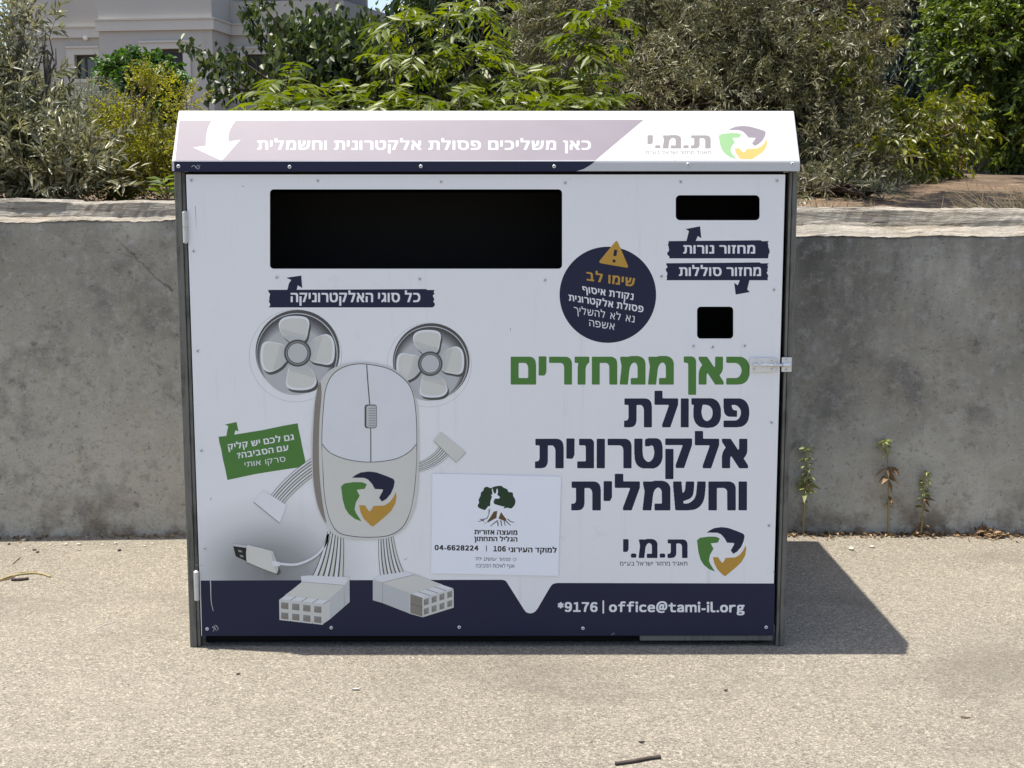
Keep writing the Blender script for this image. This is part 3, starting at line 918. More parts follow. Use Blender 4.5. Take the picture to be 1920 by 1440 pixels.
def banner3(a):
    a.poly(torn(1250.5, 493.5, 1439, 525.5, 3), 'navy')
    a.poly(z5([(1462, 374), (1450, 405), (1430, 390), (1438, 457), (1518, 443), (1503, 428), (1517, 372)]), 'navy', 1)
    rect_text(a, 'מחזור סוללות', 1273, 501.5, 1427, 517, 'white_ink', lay=1, **LBL)
door_print('printed_banner', banner3)
def green_tag(a):
    a.poly(zg([(75, 750), (185, 738), (198, 660), (212, 600), (165, 575), (330, 540), (358, 670), (312, 660), (298, 720), (700, 655), (1000, 592), (1200, 558), (1212, 640), (1240, 760), (1262, 880), (1305, 1080), (1318, 1170), (870, 1236), (600, 1280), (200, 1365), (170, 1210), (140, 1090), (112, 930), (85, 830)]), 'green')
    text(a, 'גם לכם יש קליק', zg([(200, 862), (1138, 715), (1150, 790), (215, 937)]), 'white_ink', lay=1, bold=(0.05, 0.03), gap=0.17, space=0.45)
    text(a, 'עם הסביבה?', zg([(333, 985), (1062, 868), (1072, 940), (343, 1060)]), 'white_ink', lay=1, bold=(0.05, 0.03), gap=0.17, space=0.45)
    text(a, 'סרקו אותי', zg([(440, 1115), (1020, 1030), (1028, 1100), (450, 1182)]), 'white_ink', lay=1, bold=(0.0, 0.0), gap=0.24, space=0.6)
door_print('printed_tag', green_tag)

# ---- the printed picture of electronic scrap: a pointing device, two fans, cables and plugs
def fan(a, cx, cy, R, hub):
    k = R / 79.0
    a.ring(ellipse(cx - 4 * k, cy + 7 * k, 87 * k), ellipse(cx - 4 * k, cy + 7 * k, 86.2 * k), 'grey_lt')
    a.poly(ellipse(cx, cy, R), 'grey_dk')
    for q in range(7):
        f = q / 6
        a.poly(ellipse(cx - (1.5 + 3.5 * f) * k, cy + (2.5 + 15 * f) * k, R * (0.965 - 0.165 * f)), 'well%d' % q, 1)
        a.lay += 1
    a.lay -= 7
    a.ring(ellipse(cx - 1 * k, cy + 3 * k, R * 0.965), ellipse(cx - 1.4 * k, cy + 3.4 * k, R * 0.945), 'grey_lt', 8)
    a.lay += 5
    hx, hy = hub
    B = [(-17, -23), (-27, -32), (-34, -45), (-35.5, -55), (-30, -64), (-17, -69), (3, -69.5), (17, -66), (22, -57), (20, -43), (15.5, -26), (0, -15)]
    for q in range(4):
        an = math.radians(90 * q); c, s = math.cos(an), math.sin(an)
        rot = lambda P, d=0, e=0: [(hx + (x * c - y * s) * k + d, hy + (x * s + y * c) * k + e) for x, y in P]
        a.poly(spline(rot(B, 3 * k, 5 * k), sub=3), 'grey_dk', 4)
        a.poly(spline(rot(B), sub=3), 'white_ink', 5)
        B2 = [(x * 0.92 - 0.6, -14 + (y + 14) * 0.92) for x, y in B]
        a.poly(spline(rot(B2), sub=3), 'cream', 6)
        a.poly(spline(rot([(-18, -23), (-29, -38), (-30, -46), (-14, -41), (4, -36), (15, -33), (14, -25), (0, -14)]), sub=3), 'blade_dk', 7)
        a.poly(spline(rot([(-15, -21), (-24, -32), (-8, -32), (13, -27), (0, -13)]), sub=3), 'grey_lt', 8)
    a.poly(ellipse(hx, hy, 25.5 * k), 'grey_dk', 9)
    a.ring(ellipse(hx, hy, 22 * k), ellipse(hx, hy, 20 * k), 'grey', 10)
    a.poly(ellipse(hx, hy, 18.3 * k), 'grey_lt', 10)
door_print('printed_fan', lambda a: fan(a, 558, 660, 79, (558, 662)))
door_print('printed_fan', lambda a: fan(a, 808.5, 678, 72, (806.7, 682)))
BODY = [(687, 679), (655, 681), (625, 690), (605, 708), (594, 733), (588, 765), (584, 815), (583.5, 850), (585, 885), (589, 925), (598, 960), (617, 993), (640, 1008), (687, 1013), (733, 1007), (760, 988), (777, 955), (784, 915), (785.5, 860), (785, 800), (782, 757), (772, 727), (757, 706), (730, 688)]
SHELL = [(687, 682), (660, 683), (637, 691), (620, 706), (610, 730), (606, 763), (603.5, 800), (603, 833), (605, 880), (608, 930), (617, 972), (633, 998), (660, 1006), (693, 1008), (728, 1005), (752, 992), (766, 970), (775, 935), (780, 893), (782, 840), (781.5, 790), (777, 747), (768, 722), (752, 705), (727, 690)]
def strands(a, p0, p1, w0, w1, n, key0='grey_lt', bend=(0, 0), lay=0):
    """a flat bundle of n pale wires from p0 to p1, widths measured across the bundle"""
    p0, p1 = np.array(p0, float), np.array(p1, float); mid = (p0 + p1) / 2 + np.array(bend, float)
    path = [tuple((1 - t) ** 2 * p0 + 2 * t * (1 - t) * mid + t * t * p1) for t in np.linspace(0, 1, 9)]
    P = [np.array(p) for p in path]
    a.poly(stroke(path, w0, w1), 'grey_dk', lay)
    for i in range(n):
        f = (i + 0.5) / n - 0.5
        Q = []
        for k in range(len(P)):
            t = P[min(k + 1, len(P) - 1)] - P[max(k - 1, 0)]; t = t / np.linalg.norm(t); nn = np.array([-t[1], t[0]])
            w = w0 + (w1 - w0) * k / (len(P) - 1)
            Q.append(tuple(P[k] + nn * f * w))
        a.poly(stroke(Q, w0 / n * 0.66, w1 / n * 0.66), 'shell' if i % 2 else 'cream', lay + 1)
def device(a):
    a.poly(spline(BODY, sub=4), 'shell_edge')
    a.poly(spline([(600, 716), (592, 745), (588, 790), (586, 850), (588, 905), (597, 952), (612, 982), (606, 950), (600, 900), (598, 850), (599, 790), (603, 740)], sub=3), 'side', 1)
    a.poly(spline(SHELL, sub=4), 'grey_dk', 2)
    cx, cy = 692, 845
    a.poly(spline([(cx + (x - cx) * 0.986, cy + (y - cy) * 0.991) for x, y in SHELL], sub=4), 'shell', 3)
    lower = [(604.8, 838), (620, 851), (653, 863), (695, 867.5), (740, 862), (767, 849), (780, 837), (779.5, 885), (774, 935), (765, 969), (751, 990), (728, 1003), (693, 1006), (660, 1004), (634, 996), (619, 971), (610, 930), (606, 880)]
    a.poly(spline(lower, sub=4), 'cream', 4)
    a.line(spline([(604.5, 833), (620, 849.5), (653, 862), (695, 866.5), (740, 861), (767, 847.5), (780.5, 833)], False), 1.4, 'grey_dk', 5)
    a.line([(687.5, 684), (690, 720), (693.5, 762)], 2.0, 'grey_dk', 5)
    a.line([(695, 800), (695.3, 830), (695.3, 866)], 1.9, 'grey_dk', 5)
    a.poly(rrect(683.5, 758.5, 706.5, 803, 5), 'grey_dk', 6)
    a.poly(rrect(687, 760.5, 705.5, 801.5, 4), 'grey_lt', 7)
    for i in range(8):
        v = 765 + i * 4.6
        a.poly([(691, v), (704.5, v - 0.4), (704.5, v + 1.1), (691, v + 1.5)], 'grey', 8)
    logo(a, 639.5, 884, 743.5, 987, ('navy', 'green', 'ochre'), 8)
# cables below and beside the device
for p_, q_, wa, wb, bd in ((zf([(868, 415)])[0], zf([(820, 690)])[0], 30, 60, (2, 10)), (zf([(1150, 420)])[0], zf([(1190, 665)])[0], 27, 46, (-4, 10)),
                           ((592, 872), (517, 940), 31, 29, (-4, -8)), ((780, 878), (838, 838), 17, 26, (14, 8))):
    door_print('printed_cable', lambda a: strands(a, p_, q_, wa, wb, 6, bend=bd), 12)
def thin_cable(a):
    a.line(spline(zf([(830, 425), (808, 490), (750, 555), (650, 598), (548, 594)]), False), 7.6, 'grey', 0)
    a.line(spline(zf([(830, 424), (806, 488), (748, 552), (650, 594), (548, 590)]), False), 4.4, 'shell', 1)
door_print('printed_cable', thin_cable, 12)
def usb_plug(a):
    # flat-lying plug with a metal tip
    a.poly(zf([(365, 585), (545, 655), (560, 640), (540, 590)]), 'grey_dk')
    a.poly(zf([(290, 478), (378, 490), (384, 586), (305, 552)]), 'grey_lt', 1)
    a.poly(zf([(292, 492), (368, 502), (380, 584), (306, 550)]), 'black_ink', 2)
    a.poly(zf([(318, 512), (338, 516), (342, 528), (322, 524)]), 'grey', 3); a.poly(zf([(328, 540), (348, 545), (350, 556), (332, 552)]), 'grey', 3)
    a.poly(spline(zf([(368, 490), (395, 490), (505, 518), (520, 535), (545, 605), (538, 640), (520, 642), (388, 590), (366, 570)]), sub=2), 'cream', 3)
    a.poly(zf([(505, 522), (520, 535), (545, 605), (536, 640), (512, 580)]), 'grey_lt', 4)
    a.poly(zf([(508, 575), (552, 580), (556, 604), (515, 604)]), 'shell', 5)
def pin_connector_a(a):
    cr, dk = 'cream', 'shell_edge'
    a.poly(zf([(672, 672), (945, 662), (947, 806), (836, 903), (800, 928), (552, 905), (550, 795), (585, 768), (682, 690)]), dk)
    a.poly(zf([(672, 660), (720, 656), (945, 668), (916, 712), (676, 694)]), 'shell', 1)
    a.poly(zf([(682, 694), (916, 714), (832, 786), (582, 768)]), 'cream', 1)
    a.poly(zf([(834, 788), (916, 716), (918, 830), (836, 900)]), 'grey_lt', 1); a.poly(zf([(919, 712), (946, 684), (946, 804), (920, 828)]), 'grey_lt', 1)
    a.line(zf([(680, 692), (916, 712), (918, 828)]), 0.8, 'grey', 2)
    for i in range(4):
        x0 = 552 + i * 62; y0 = 795 + i * 7
        a.poly(zf([(x0 + 2, y0 - 4), (x0 + 34, y0 - 24), (x0 + 92, y0 - 18), (x0 + 60, y0)]), 'shell', 2)
        a.line(zf([(x0 + 62, y0 + 2), (x0 + 94, y0 - 20)]), 0.8, 'grey_dk', 3)
        for j in range(2):
            yy = y0 + 2 + j * 57
            a.poly(zf([(x0, yy), (x0 + 59, yy + 6), (x0 + 59, yy + 60), (x0, yy + 53)]), 'cream', 3)
            a.poly(zf([(x0 + 9, yy + 10), (x0 + 50, yy + 14), (x0 + 50, yy + 51), (x0 + 9, yy + 46)]), 'grey', 4)
            a.poly(zf([(x0 + 9, yy + 30), (x0 + 34, yy + 20), (x0 + 50, yy + 15), (x0 + 50, yy + 51), (x0 + 9, yy + 46)]), 'side', 5)
def pin_connector_b(a):
    dk = 'shell_edge'
    a.poly(zf([(1077, 680), (1110, 662), (1252, 636), (1312, 648), (1470, 710), (1470, 720), (1532, 742), (1532, 838), (1358, 892), (1285, 872), (1132, 812), (1077, 796)]), dk)
    a.poly(zf([(1077, 674), (1110, 656), (1260, 636), (1312, 650), (1132, 694)]), 'shell', 1)
    a.poly(zf([(1135, 697), (1314, 654), (1470, 708), (1284, 752)]), 'cream', 1)
    a.poly(zf([(1077, 684), (1130, 698), (1130, 810), (1077, 795)]), 'grey_lt', 1); a.poly(zf([(1134, 700), (1282, 756), (1282, 870), (1134, 812)]), 'grey_lt', 1)
    a.line(zf([(1132, 812), (1132, 697), (1312, 652)]), 0.8, 'grey', 2)
    a.poly(zf([(1288, 764), (1356, 786), (1356, 888), (1288, 868)]), 'side', 2); a.line(zf([(1290, 815), (1356, 837)]), 0.8, 'grey_dk', 3)
    for i in range(4):
        x0 = 1356 + i * 44; y0 = 786 - i * 14
        a.poly(zf([(x0, y0 - 2), (x0 - 64, y0 - 24), (x0 - 24, y0 - 36), (x0 + 42, y0 - 14)]), 'shell', 2)
        a.line(zf([(x0, y0 - 2), (x0 - 66, y0 - 24)]), 0.8, 'grey_dk', 3)
        for j in range(2):
            yy = y0 + j * 52
            a.poly(zf([(x0 + 1, yy), (x0 + 42, yy - 13), (x0 + 42, yy + 38), (x0 + 1, yy + 50)]), 'cream', 3)
            a.poly(zf([(x0 + 8, yy + 7), (x0 + 36, yy - 2), (x0 + 36, yy + 32), (x0 + 8, yy + 41)]), 'grey', 4)
            a.poly(zf([(x0 + 8, yy + 7), (x0 + 22, yy + 20), (x0 + 36, yy + 32), (x0 + 8, yy + 41)]), 'side', 5)
def housing_a(a):
    a.poly(zf([(405, 242), (462, 178), (592, 262), (552, 362)]), 'white_ink', 2); a.line(zf([(406, 244), (552, 362)]), 1.6, 'grey', 3)
def housing_b(a):
    a.poly(za([(1520, 990), (1660, 1105), (1605, 1160), (1478, 1040)]), 'cream', 2); a.line(za([(1480, 1042), (1606, 1161), (1660, 1106)]), 1.0, 'grey', 3)
for nm_, fn_ in (('printed_plug', usb_plug), ('printed_connector', pin_connector_a), ('printed_connector', pin_connector_b), ('printed_housing', housing_a), ('printed_housing', housing_b)):
    door_print(nm_, fn_, 16)
door_print('printed_device', device, 23)

# ---- stickers
warn = Art(FRONT, 1)
warn.poly(ellipse(1139.7, 552.7, 90.6, 90.2, 72), 'navy')
warn_o = warn.build('warning_sticker', box)
a = Art(FRONT, 2)
T = z5([(770, 160), (826, 298), (678, 272)])
def round_tri(P, r):
    out = []
    for i in range(3):
        p, q, s = (np.array(P[(i + k) % 3]) for k in (-1, 0, 1))
        d0 = (p - q) / np.linalg.norm(p - q); d1 = (s - q) / np.linalg.norm(s - q)
        for t in np.linspace(0, 1, 6): out.append(tuple((1 - t) ** 2 * (q + d0 * r) + 2 * t * (1 - t) * q + t * t * (q + d1 * r)))
    return out
a.poly(round_tri(z5([(770, 148), (838, 308), (664, 278)]), 6), 'ochre')
a.line(z5([(764, 205), (758, 240)]), 6.0, 'navy', 1); a.poly(ellipse(*z5([(754, 268)])[0], 3.0, n=14), 'navy', 1)
a.build('warning_triangle', warn_o)
a = Art(FRONT, 2)
text(a, 'שימו לב', z5([(598, 330), (872, 366), (868, 412), (600, 376)]), 'ochre', bold=(0.055, 0.03), gap=0.2, space=0.5)
a.build('lettering', warn_o)
def warn_line(*args, **kw):
    a = Art(FRONT, 2); text(a, *args, **kw); a.build('lettering', warn_o)
warn_line('נקודת איסוף', z5([(575, 410), (865, 453), (862, 487), (578, 443)]), 'white_ink', bold=(0.05, 0.025), gap=0.2, space=0.45)
warn_line('פסולת אלקטרונית', z5([(497, 457), (921, 523), (918, 557), (500, 490)]), 'white_ink', bold=(0.05, 0.025), gap=0.2, space=0.45)
warn_line('נא לא להשליך', z5([(527, 526), (871, 578), (868, 614), (530, 562)]), 'white_ink', bold=(0.0, 0.0), gap=0.24, space=0.7)
warn_line('אשפה', z5([(613, 598), (758, 620), (755, 656), (616, 634)]), 'white_ink', bold=(0.0, 0.0), gap=0.24)

st = MB()
qp = [FRONT.pt(u, v, 26) for u, v in zc([(75, 55), (1770, 95), (1735, 1405), (58, 1370)])]
qb = [p + np.array([0, 0.0004, 0]) for p in qp]
st.add(qp + qb, [(3, 2, 1, 0), (4, 5, 6, 7), (0, 1, 5, 4), (1, 2, 6, 5), (2, 3, 7, 6), (3, 0, 4, 7)])
stick_o = st.build('council_sticker', M['sticker_white'], box)
a = Art(FRONT, 27)
crown = [(680, 500), (673, 470), (690, 440), (684, 400), (708, 350), (716, 305), (745, 280), (758, 242), (800, 230), (840, 247), (900, 225), (980, 217), (1012, 240), (1060, 263), (1080, 298), (1130, 305), (1140, 350), (1166, 400), (1166, 450), (1146, 487), (1110, 516), (1060, 505), (1010, 516), (900, 505), (800, 505), (770, 536), (720, 522)]
a.poly(spline(zc(crown), sub=3), 'forest')
a.poly(zc([(885, 555), (930, 548), (918, 640), (860, 672), (800, 705), (818, 660)]), 'brown_ink', 0)
a.poly(zc([(980, 562), (1020, 620), (1052, 655), (1030, 682), (960, 655), (946, 648)]), 'brown_ink', 0)
for L, w in (([(825, 525), (820, 600), (790, 650), (700, 662)], 2.2), ([(760, 665), (675, 690)], 1.6), ([(830, 660), (765, 712)], 2.0), ([(940, 670), (880, 715), (840, 750)], 2.0), ([(935, 690), (942, 750)], 2.6), ([(975, 670), (990, 750)], 2.4), ([(1020, 680), (1035, 745)], 2.0), ([(1035, 670), (1105, 740)], 2.2), ([(1065, 655), (1110, 690), (1155, 698)], 2.0), ([(720, 665), (757, 692)], 1.4)):
    a.line(zc(L), w, 'grey_dk', 1, w * 0.6)
deer = [(858, 255), (868, 255), (880, 300), (896, 322), (914, 310), (922, 256), (934, 256), (940, 300), (930, 335), (967, 366), (950, 386), (900, 386), (880, 420), (888, 455), (940, 472), (1010, 490), (1022, 486), (1020, 505), (1003, 522), (1040, 600), (1066, 668), (1040, 645), (978, 558), (955, 610), (942, 672), (920, 668), (932, 545), (890, 550), (845, 602), (820, 652), (785, 702), (768, 700), (806, 642), (832, 560), (834, 510), (812, 505), (806, 610), (798, 500), (806, 488), (835, 482), (840, 420), (860, 362), (846, 335), (868, 332)]
a.poly(zc(deer), 'sticker_white', 2)
a.build('council_emblem', stick_o)
def sticker_line(*args, **kw):
    a = Art(FRONT, 27); text(a, *args, **kw); a.build('lettering', stick_o)
def tilt(u0, v0, u1, v1, dv=0.0): return zc([(u0, v0 - dv), (u1, v0 + dv), (u1, v1 + dv), (u0, v1 - dv)])
CB = dict(bold=(0.07, 0.045), gap=0.13, space=0.42)
sticker_line('מועצה אזורית', tilt(627, 803, 1195, 857, 4), 'black_ink', **CB)
sticker_line('הגליל התחתון', tilt(627, 893, 1195, 946, 4), 'black_ink', **CB)
sticker_line('04-6628224', tilt(105, 1002, 683, 1066, 4), 'black_ink', bold=(0.075, 0.05), gap=0.12)
sticker_line('106', tilt(877, 1013, 1043, 1080, 1), 'black_ink', bold=(0.075, 0.05), gap=0.12)
sticker_line('למוקד העירוני', tilt(1078, 1034, 1712, 1092, 4), 'black_ink', **CB)
a = Art(FRONT, 27); a.line(zc([(787, 1005), (787, 1080)]), 1.5, 'black_ink'); a.build('divider_bar', stick_o)
sticker_line('כי מחזור עושים יחד', tilt(627, 1163, 1172, 1204, 5), 'black_ink', bold=(0.0, 0.0), gap=0.2, space=0.6, shear=0.35)
sticker_line('אגף לאיכות הסביבה', tilt(647, 1250, 1155, 1294, 3), 'black_ink', bold=(0.008, 0.0), gap=0.18, space=0.45)

def scratch(plane, pts, w, key, parent, lay=2):
    a = Art(plane, lay); a.line(spline(pts, False), w, key, 0, w * 0.4); a.build('scratch', parent)
scratch(FRONT, [(366, 386), (367, 400), (368, 426)], 1.1, 'grey', door_o)
scratch(FRONT, [(394, 1072), (395, 1100), (396, 1128), (400, 1146)], 2.0, 'grey_lt', door_o, 3)
for P_ in ([(398, 1175), (402, 1180), (399, 1184)], [(404, 1172), (409, 1178), (408, 1182)], [(401, 1173), (406, 1183)]): scratch(FRONT, P_, 1.2, 'grey_lt', door_o, 3)
for P_ in ([(359, 313), (364, 310), (368, 316)], [(366, 311), (372, 317), (375, 309)], [(370, 309), (374, 314)]): scratch(FLANGE, P_, 1.1, 'grey_lt', hood_o, 3)
for P_ in ([(453, 349), (459, 350)], [(1069, 335), (1070, 336.5)], [(1450, 1070), (1450.6, 1074)], [(758, 1050), (764, 1046)], [(957, 615), (957.4, 621)], [(1147, 1191), (1150, 1187), (1153, 1190)], [(394, 938), (397, 932)], [(365, 1059), (381, 1060.5)]): scratch(FRONT, P_, 1.2, 'grey', door_o, 3)
# ---- screws, hinges, bolt latch
def screw_bm(c, n, r=0.0058):
    mb = MB(); c = Vector(c); n = Vector(n).normalized(); u = n.orthogonal().normalized(); w = n.cross(u)
    rings = [(1.0, 0.0), (1.0, 0.0012), (0.8, 0.0026), (0.42, 0.0032), (0.36, 0.0018)]
    N = 14; vs = []
    for rr, h in rings:
        vs += [c + n * h + (u * math.cos(2 * math.pi * k / N) + w * math.sin(2 * math.pi * k / N)) * r * rr for k in range(N)]
    fs = [(i * N + k, i * N + (k + 1) % N, (i + 1) * N + (k + 1) % N, (i + 1) * N + k) for i in range(len(rings) - 1) for k in range(N)]
    mb.add(vs, fs, 0, True)
    mb.add(vs[-N:], [tuple(range(N))], 1)
    return mb
PANEL_SCREWS = [(359, 338), (596, 339), (827, 341), (1060, 343), (1276, 341), (1457, 339), (363, 471), (371, 658), (378, 845), (519, 520), (787, 523), (1022, 525), (1240.5, 518), (1451, 543), (1446.5, 792), (1441.5, 985), (1300, 648.5), (1336, 650.5), (1396, 648), (384, 1028.5), (388.5, 1179), (621, 1177), (861, 1176), (1093, 1178), (1436.5, 1176)]
for u, v in PANEL_SCREWS:
    screw_bm(FRONT.pt(u, v, 3), (0, -1, 0)).build('screw', [M['zinc'], M['dark_metal']], door_o)
for u, v in [(334.5, 312), (543, 313), (789, 312), (1039, 312), (1290, 308.5), (1485.5, 307.5)]:
    screw_bm(FLANGE.pt(u, v, 3), (0, -1, 0)).build('screw', [M['zinc'], M['dark_metal']], hood_o)
def hinge(u, v0, v1):
    h = MB(); p, q = at(u, v0, -0.006), at(u, v1, -0.006); x = p[0]; zt, zb = p[2], q[2]; zm = (zt + zb) / 2
    r = 0.0085
    h.tube([(x, -0.006, zb), (x, -0.006, zm - 0.0006)], r, 18, smooth=False)
    h.tube([(x, -0.006, zm + 0.0006), (x, -0.006, zt - 0.004), (x, -0.006, zt)], [r, r, r * 0.6], 18, smooth=False)
    h.tube([(x, -0.006, zb - 0.003), (x, -0.006, zt + 0.001)], 0.004, 10)
    h.build('hinge', M['zinc_white'], box)
hinge(346.5, 396, 455); hinge(367.5, 1070, 1125)
lt = MB()
p0, p1 = at(1405.5, 671, 0), at(1455, 697, 0)
lt.box(p0[0], p1[0], -0.0065, -0.0045, p1[2], p0[2], 0, 0.0006)
q0, q1 = at(1466, 670, -0.004), at(1484, 697, -0.004)
lt.box(q0[0], q1[0], -0.006, -0.0015, q1[2], q0[2], 0, 0.0006)
lat = lt.build('bolt_latch', M['zinc'], box)
bz = at(1440, 684.5, -0.012)[2]
bl = MB()
bl.tube([(at(1411, 684, -0.012)[0], -0.012, bz), (at(1484.5, 684, -0.012)[0], -0.012, bz)], 0.0045, 12)
bl.tube([(at(1422, 684, -0.012)[0], -0.012, bz), (at(1422, 684, -0.012)[0], -0.024, bz + 0.012)], 0.0028, 8)
bl.build('bolt', M['zinc'], lat)
for ua, ub in ((1433, 1438), (1451, 1455), (1468, 1482)):
    xa, xb = at(ua, 684, -0.012)[0], at(ub, 684, -0.012)[0]
    kp = MB(); N = 10
    arc = [(-0.0065 - 0.0112 * math.sin(math.pi * k / N), bz + 0.0075 * math.cos(math.pi * k / N)) for k in range(N + 1)]
    vs = [(x, y, z) for x in (xa, xb) for y, z in arc]
    kp.add(vs, [(k, k + 1, N + 2 + k, N + 1 + k) for k in range(N)], 0, True)
    kp.build('keeper', M['zinc'], lat)
for u, v in ((1413, 692), (1447, 692), (1447, 675), (1474.5, 674), (1474, 693)):
    screw_bm(at(u, v, -0.0068), (0, -1, 0), 0.0036).build('screw', [M['zinc'], M['dark_metal']], lat)

# ------------------------------------------------------------------ vegetation
def unit(a): return a / (np.linalg.norm(a, axis=-1, keepdims=True) + 1e-9)
def leaf_mesh(name, mat, parent, P, D, N, L, W, tone, droop=0.15, fold=0.12, wide=0.45):
    """n folded leaves (two faces each): base P, axis D, face normal N, length L, width W"""
    n = len(P)
    D = unit(D); Sd = unit(np.cross(D, N)); N = unit(np.cross(Sd, D))
    L = L[:, None]; W = W[:, None]
    dn = np.array([0, 0, -1.0])
    b = P
    mid = P + D * L * wide + dn * L * droop * 0.25 - N * W * fold
    l = P + D * L * wide + Sd * W * 0.5 + dn * L * droop * 0.25 + N * W * fold
    r = P + D * L * wide - Sd * W * 0.5 + dn * L * droop * 0.25 + N * W * fold
    t = P + D * L + dn * L * droop
    V = np.stack([b, l, t, r, mid], 1).reshape(-1, 3)
    i = np.arange(n)[:, None] * 5
    Fc = np.concatenate([i + np.array([[0, 4, 2, 1]]), i + np.array([[0, 3, 2, 4]])], 1).reshape(-1)
    me = bpy.data.meshes.new(name)
    me.vertices.add(len(V)); me.vertices.foreach_set('co', V.astype(np.float32).ravel())
    me.loops.add(len(Fc)); me.loops.foreach_set('vertex_index', Fc.astype(np.int32))
    me.polygons.add(n * 2); me.polygons.foreach_set('loop_start', np.arange(n * 2, dtype=np.int32) * 4)
    a = me.attributes.new('tone', 'FLOAT', 'FACE'); a.data.foreach_set('value', np.repeat(tone, 2).astype(np.float32))
    me.materials.append(mat)
    me.update(calc_edges=True); me.validate()
    return link(name, me, parent)
def lump(p, f, s):
    return (np.sin(p[:, 0] * f + s) + np.sin(p[:, 1] * f * 1.1 + 2 * s) + np.sin(p[:, 2] * f * 1.2 + 3 * s) + np.sin((p[:, 0] + p[:, 2]) * f * 0.7 + s * 5)) / 4
def blob(u, v, y, ru, rv, ry, w=1.0):
    c = at(u, v, y); k = (y + CAM_D) / F_PX
    return dict(c=c, r=np.array([ru * k, ry, rv * k]), w=w)

def tree(name, label, cat, group, base_uy, blobs, mats, n_twigs, twig_len, per_twig, lsize, lwid, seed,
         up=0.3, out=0.8, rnd=0.6, droop=0.3, ldroop=0.1, spread=0.9, gate=-0.15, gf=6.0, shell=2.2, trunk_r=0.05, stems=1, face_up=0.6,
         curve_leaf=0.2, twig_r=0.0022, leaf_dir_down=0.0, lvar=0.3, zmin=None, seam=12, via=None):
    rg = np.random.default_rng(seed)
    u0, y0 = base_uy
    bx = at(u0, 400, y0)[0]; bz = soil_z(bx, y0)
    root = empty(name, (bx, y0, bz))
    tag(root, label, cat, group)
    leaf_m, bark_m = mats
    wt = np.array([b['w'] * np.prod(b['r']) ** (2 / 3) for b in blobs]); wt = wt / wt.sum()
    P0, D0 = [], []
    for b, w in zip(blobs, wt):
        n = int(n_twigs * w * 1.9) + 4
        d = unit(rg.normal(size=(n, 3))); rad = rg.random(n) ** (1 / shell)
        loc = d * rad[:, None] * b['r']; p = b['c'] + loc
        keep = lump(p, gf, seed * 0.37) > gate
        keep[rg.random(n) < 0.12] = True
        m = int(n_twigs * w)
        idx = np.nonzero(keep)[0][:m]
        P0.append(p[idx])
        nrm = unit(loc[idx] / (b['r'] ** 2))
        D0.append(unit(nrm * out + np.array([0, 0, up]) + rg.normal(size=(len(idx), 3)) * rnd))
    P0 = np.concatenate(P0); D0 = np.concatenate(D0)
    if zmin is not None:
        k = P0[:, 2] > zmin; P0, D0 = P0[k], D0[k]
    nt = len(P0)
    TL = twig_len * (0.6 + 0.8 * rg.random(nt))
    # twigs + limbs
    wood = MB()
    br = random.Random(seed)
    cents = [b['c'] for b in blobs]
    base = np.array([bx, y0, bz - 0.05])
    ends = []
    for s in range(stems):
        off = np.array([br.uniform(-1, 1), br.uniform(-1, 1), 0]) * (0.12 * (stems - 1) ** 0.5)
        for bi, b in enumerate(blobs):
            if stems > 1 and bi % stems != s: continue
            c = b['c']; pts = []
            st = base + off
            for k in range(7):
                t = k / 6
                q = (st * (1 - t) + c * t if via is None else (1 - t) ** 2 * st + 2 * t * (1 - t) * via + t * t * c) + np.array([br.uniform(-1, 1), br.uniform(-1, 1), 0.3 * br.uniform(-1, 1)]) * (0.08 if via is None else 0.015) * np.linalg.norm(c - st) * math.sin(math.pi * t)
                pts.append(q)
            wood.tube(pts, [trunk_r * (1 - 0.75 * k / 6) for k in range(7)], 7)
            for k in range(seam):
                e = c + unit(np.array([[br.gauss(0, 1), br.gauss(0, 1), br.gauss(0, 1) + 0.3]]))[0] * b['r'] * 0.88
                s0 = pts[br.choice([3, 4, 5, 6])]
                m_ = (s0 + e) / 2 + np.array([br.uniform(-1, 1), br.uniform(-1, 1), br.uniform(-0.2, 1)]) * 0.12 * np.linalg.norm(e - s0)
                wood.tube([s0, m_, e], [trunk_r * 0.3, trunk_r * 0.18, trunk_r * 0.06], 5, cap=False)
    T = np.array([0.0, 0.35, 0.7, 1.0])
    dn = np.array([0, 0, -1.0])
    for i in range(0, nt):
        pp = P0[i] + np.outer(T * TL[i], D0[i]) + np.outer(T * T * TL[i] * droop, dn)
        wood.tube(pp, [twig_r, twig_r * 0.85, twig_r * 0.65, twig_r * 0.35], 3, cap=False)
    wood.build('trunk', bark_m, root)
    # leaves
    k = per_twig
    t = (np.arange(k) + 0.5) / k
    t = np.clip(t[None, :] * 0.92 + 0.08 + rg.normal(size=(nt, k)) * 0.03, 0.02, 1.02)
    P = P0[:, None, :] + D0[:, None, :] * (t * TL[:, None])[..., None] + dn * (t * t * TL[:, None] * droop)[..., None]
    tang = unit(D0[:, None, :] + dn * (2 * t * droop)[..., None])
    ref = unit(rg.normal(size=(nt, 1, 3)) + np.array([0, 0, face_up * 2]))
    side = unit(np.cross(tang, np.broadcast_to(ref, tang.shape)))
    sg = np.where(np.arange(k) % 2 == 0, 1.0, -1.0)[None, :, None]
    D = unit(tang * (1.0 - 0.45 * spread) + side * sg * spread + rg.normal(size=tang.shape) * 0.28 + dn * leaf_dir_down)
    N = unit(np.broadcast_to(ref, tang.shape) + rg.normal(size=tang.shape) * 0.45)
    m = nt * k
    L = lsize * (1 - lvar + 2 * lvar * rg.random(m)); W = lwid * (1 - lvar + 2 * lvar * rg.random(m))
    Pf = P.reshape(-1, 3)
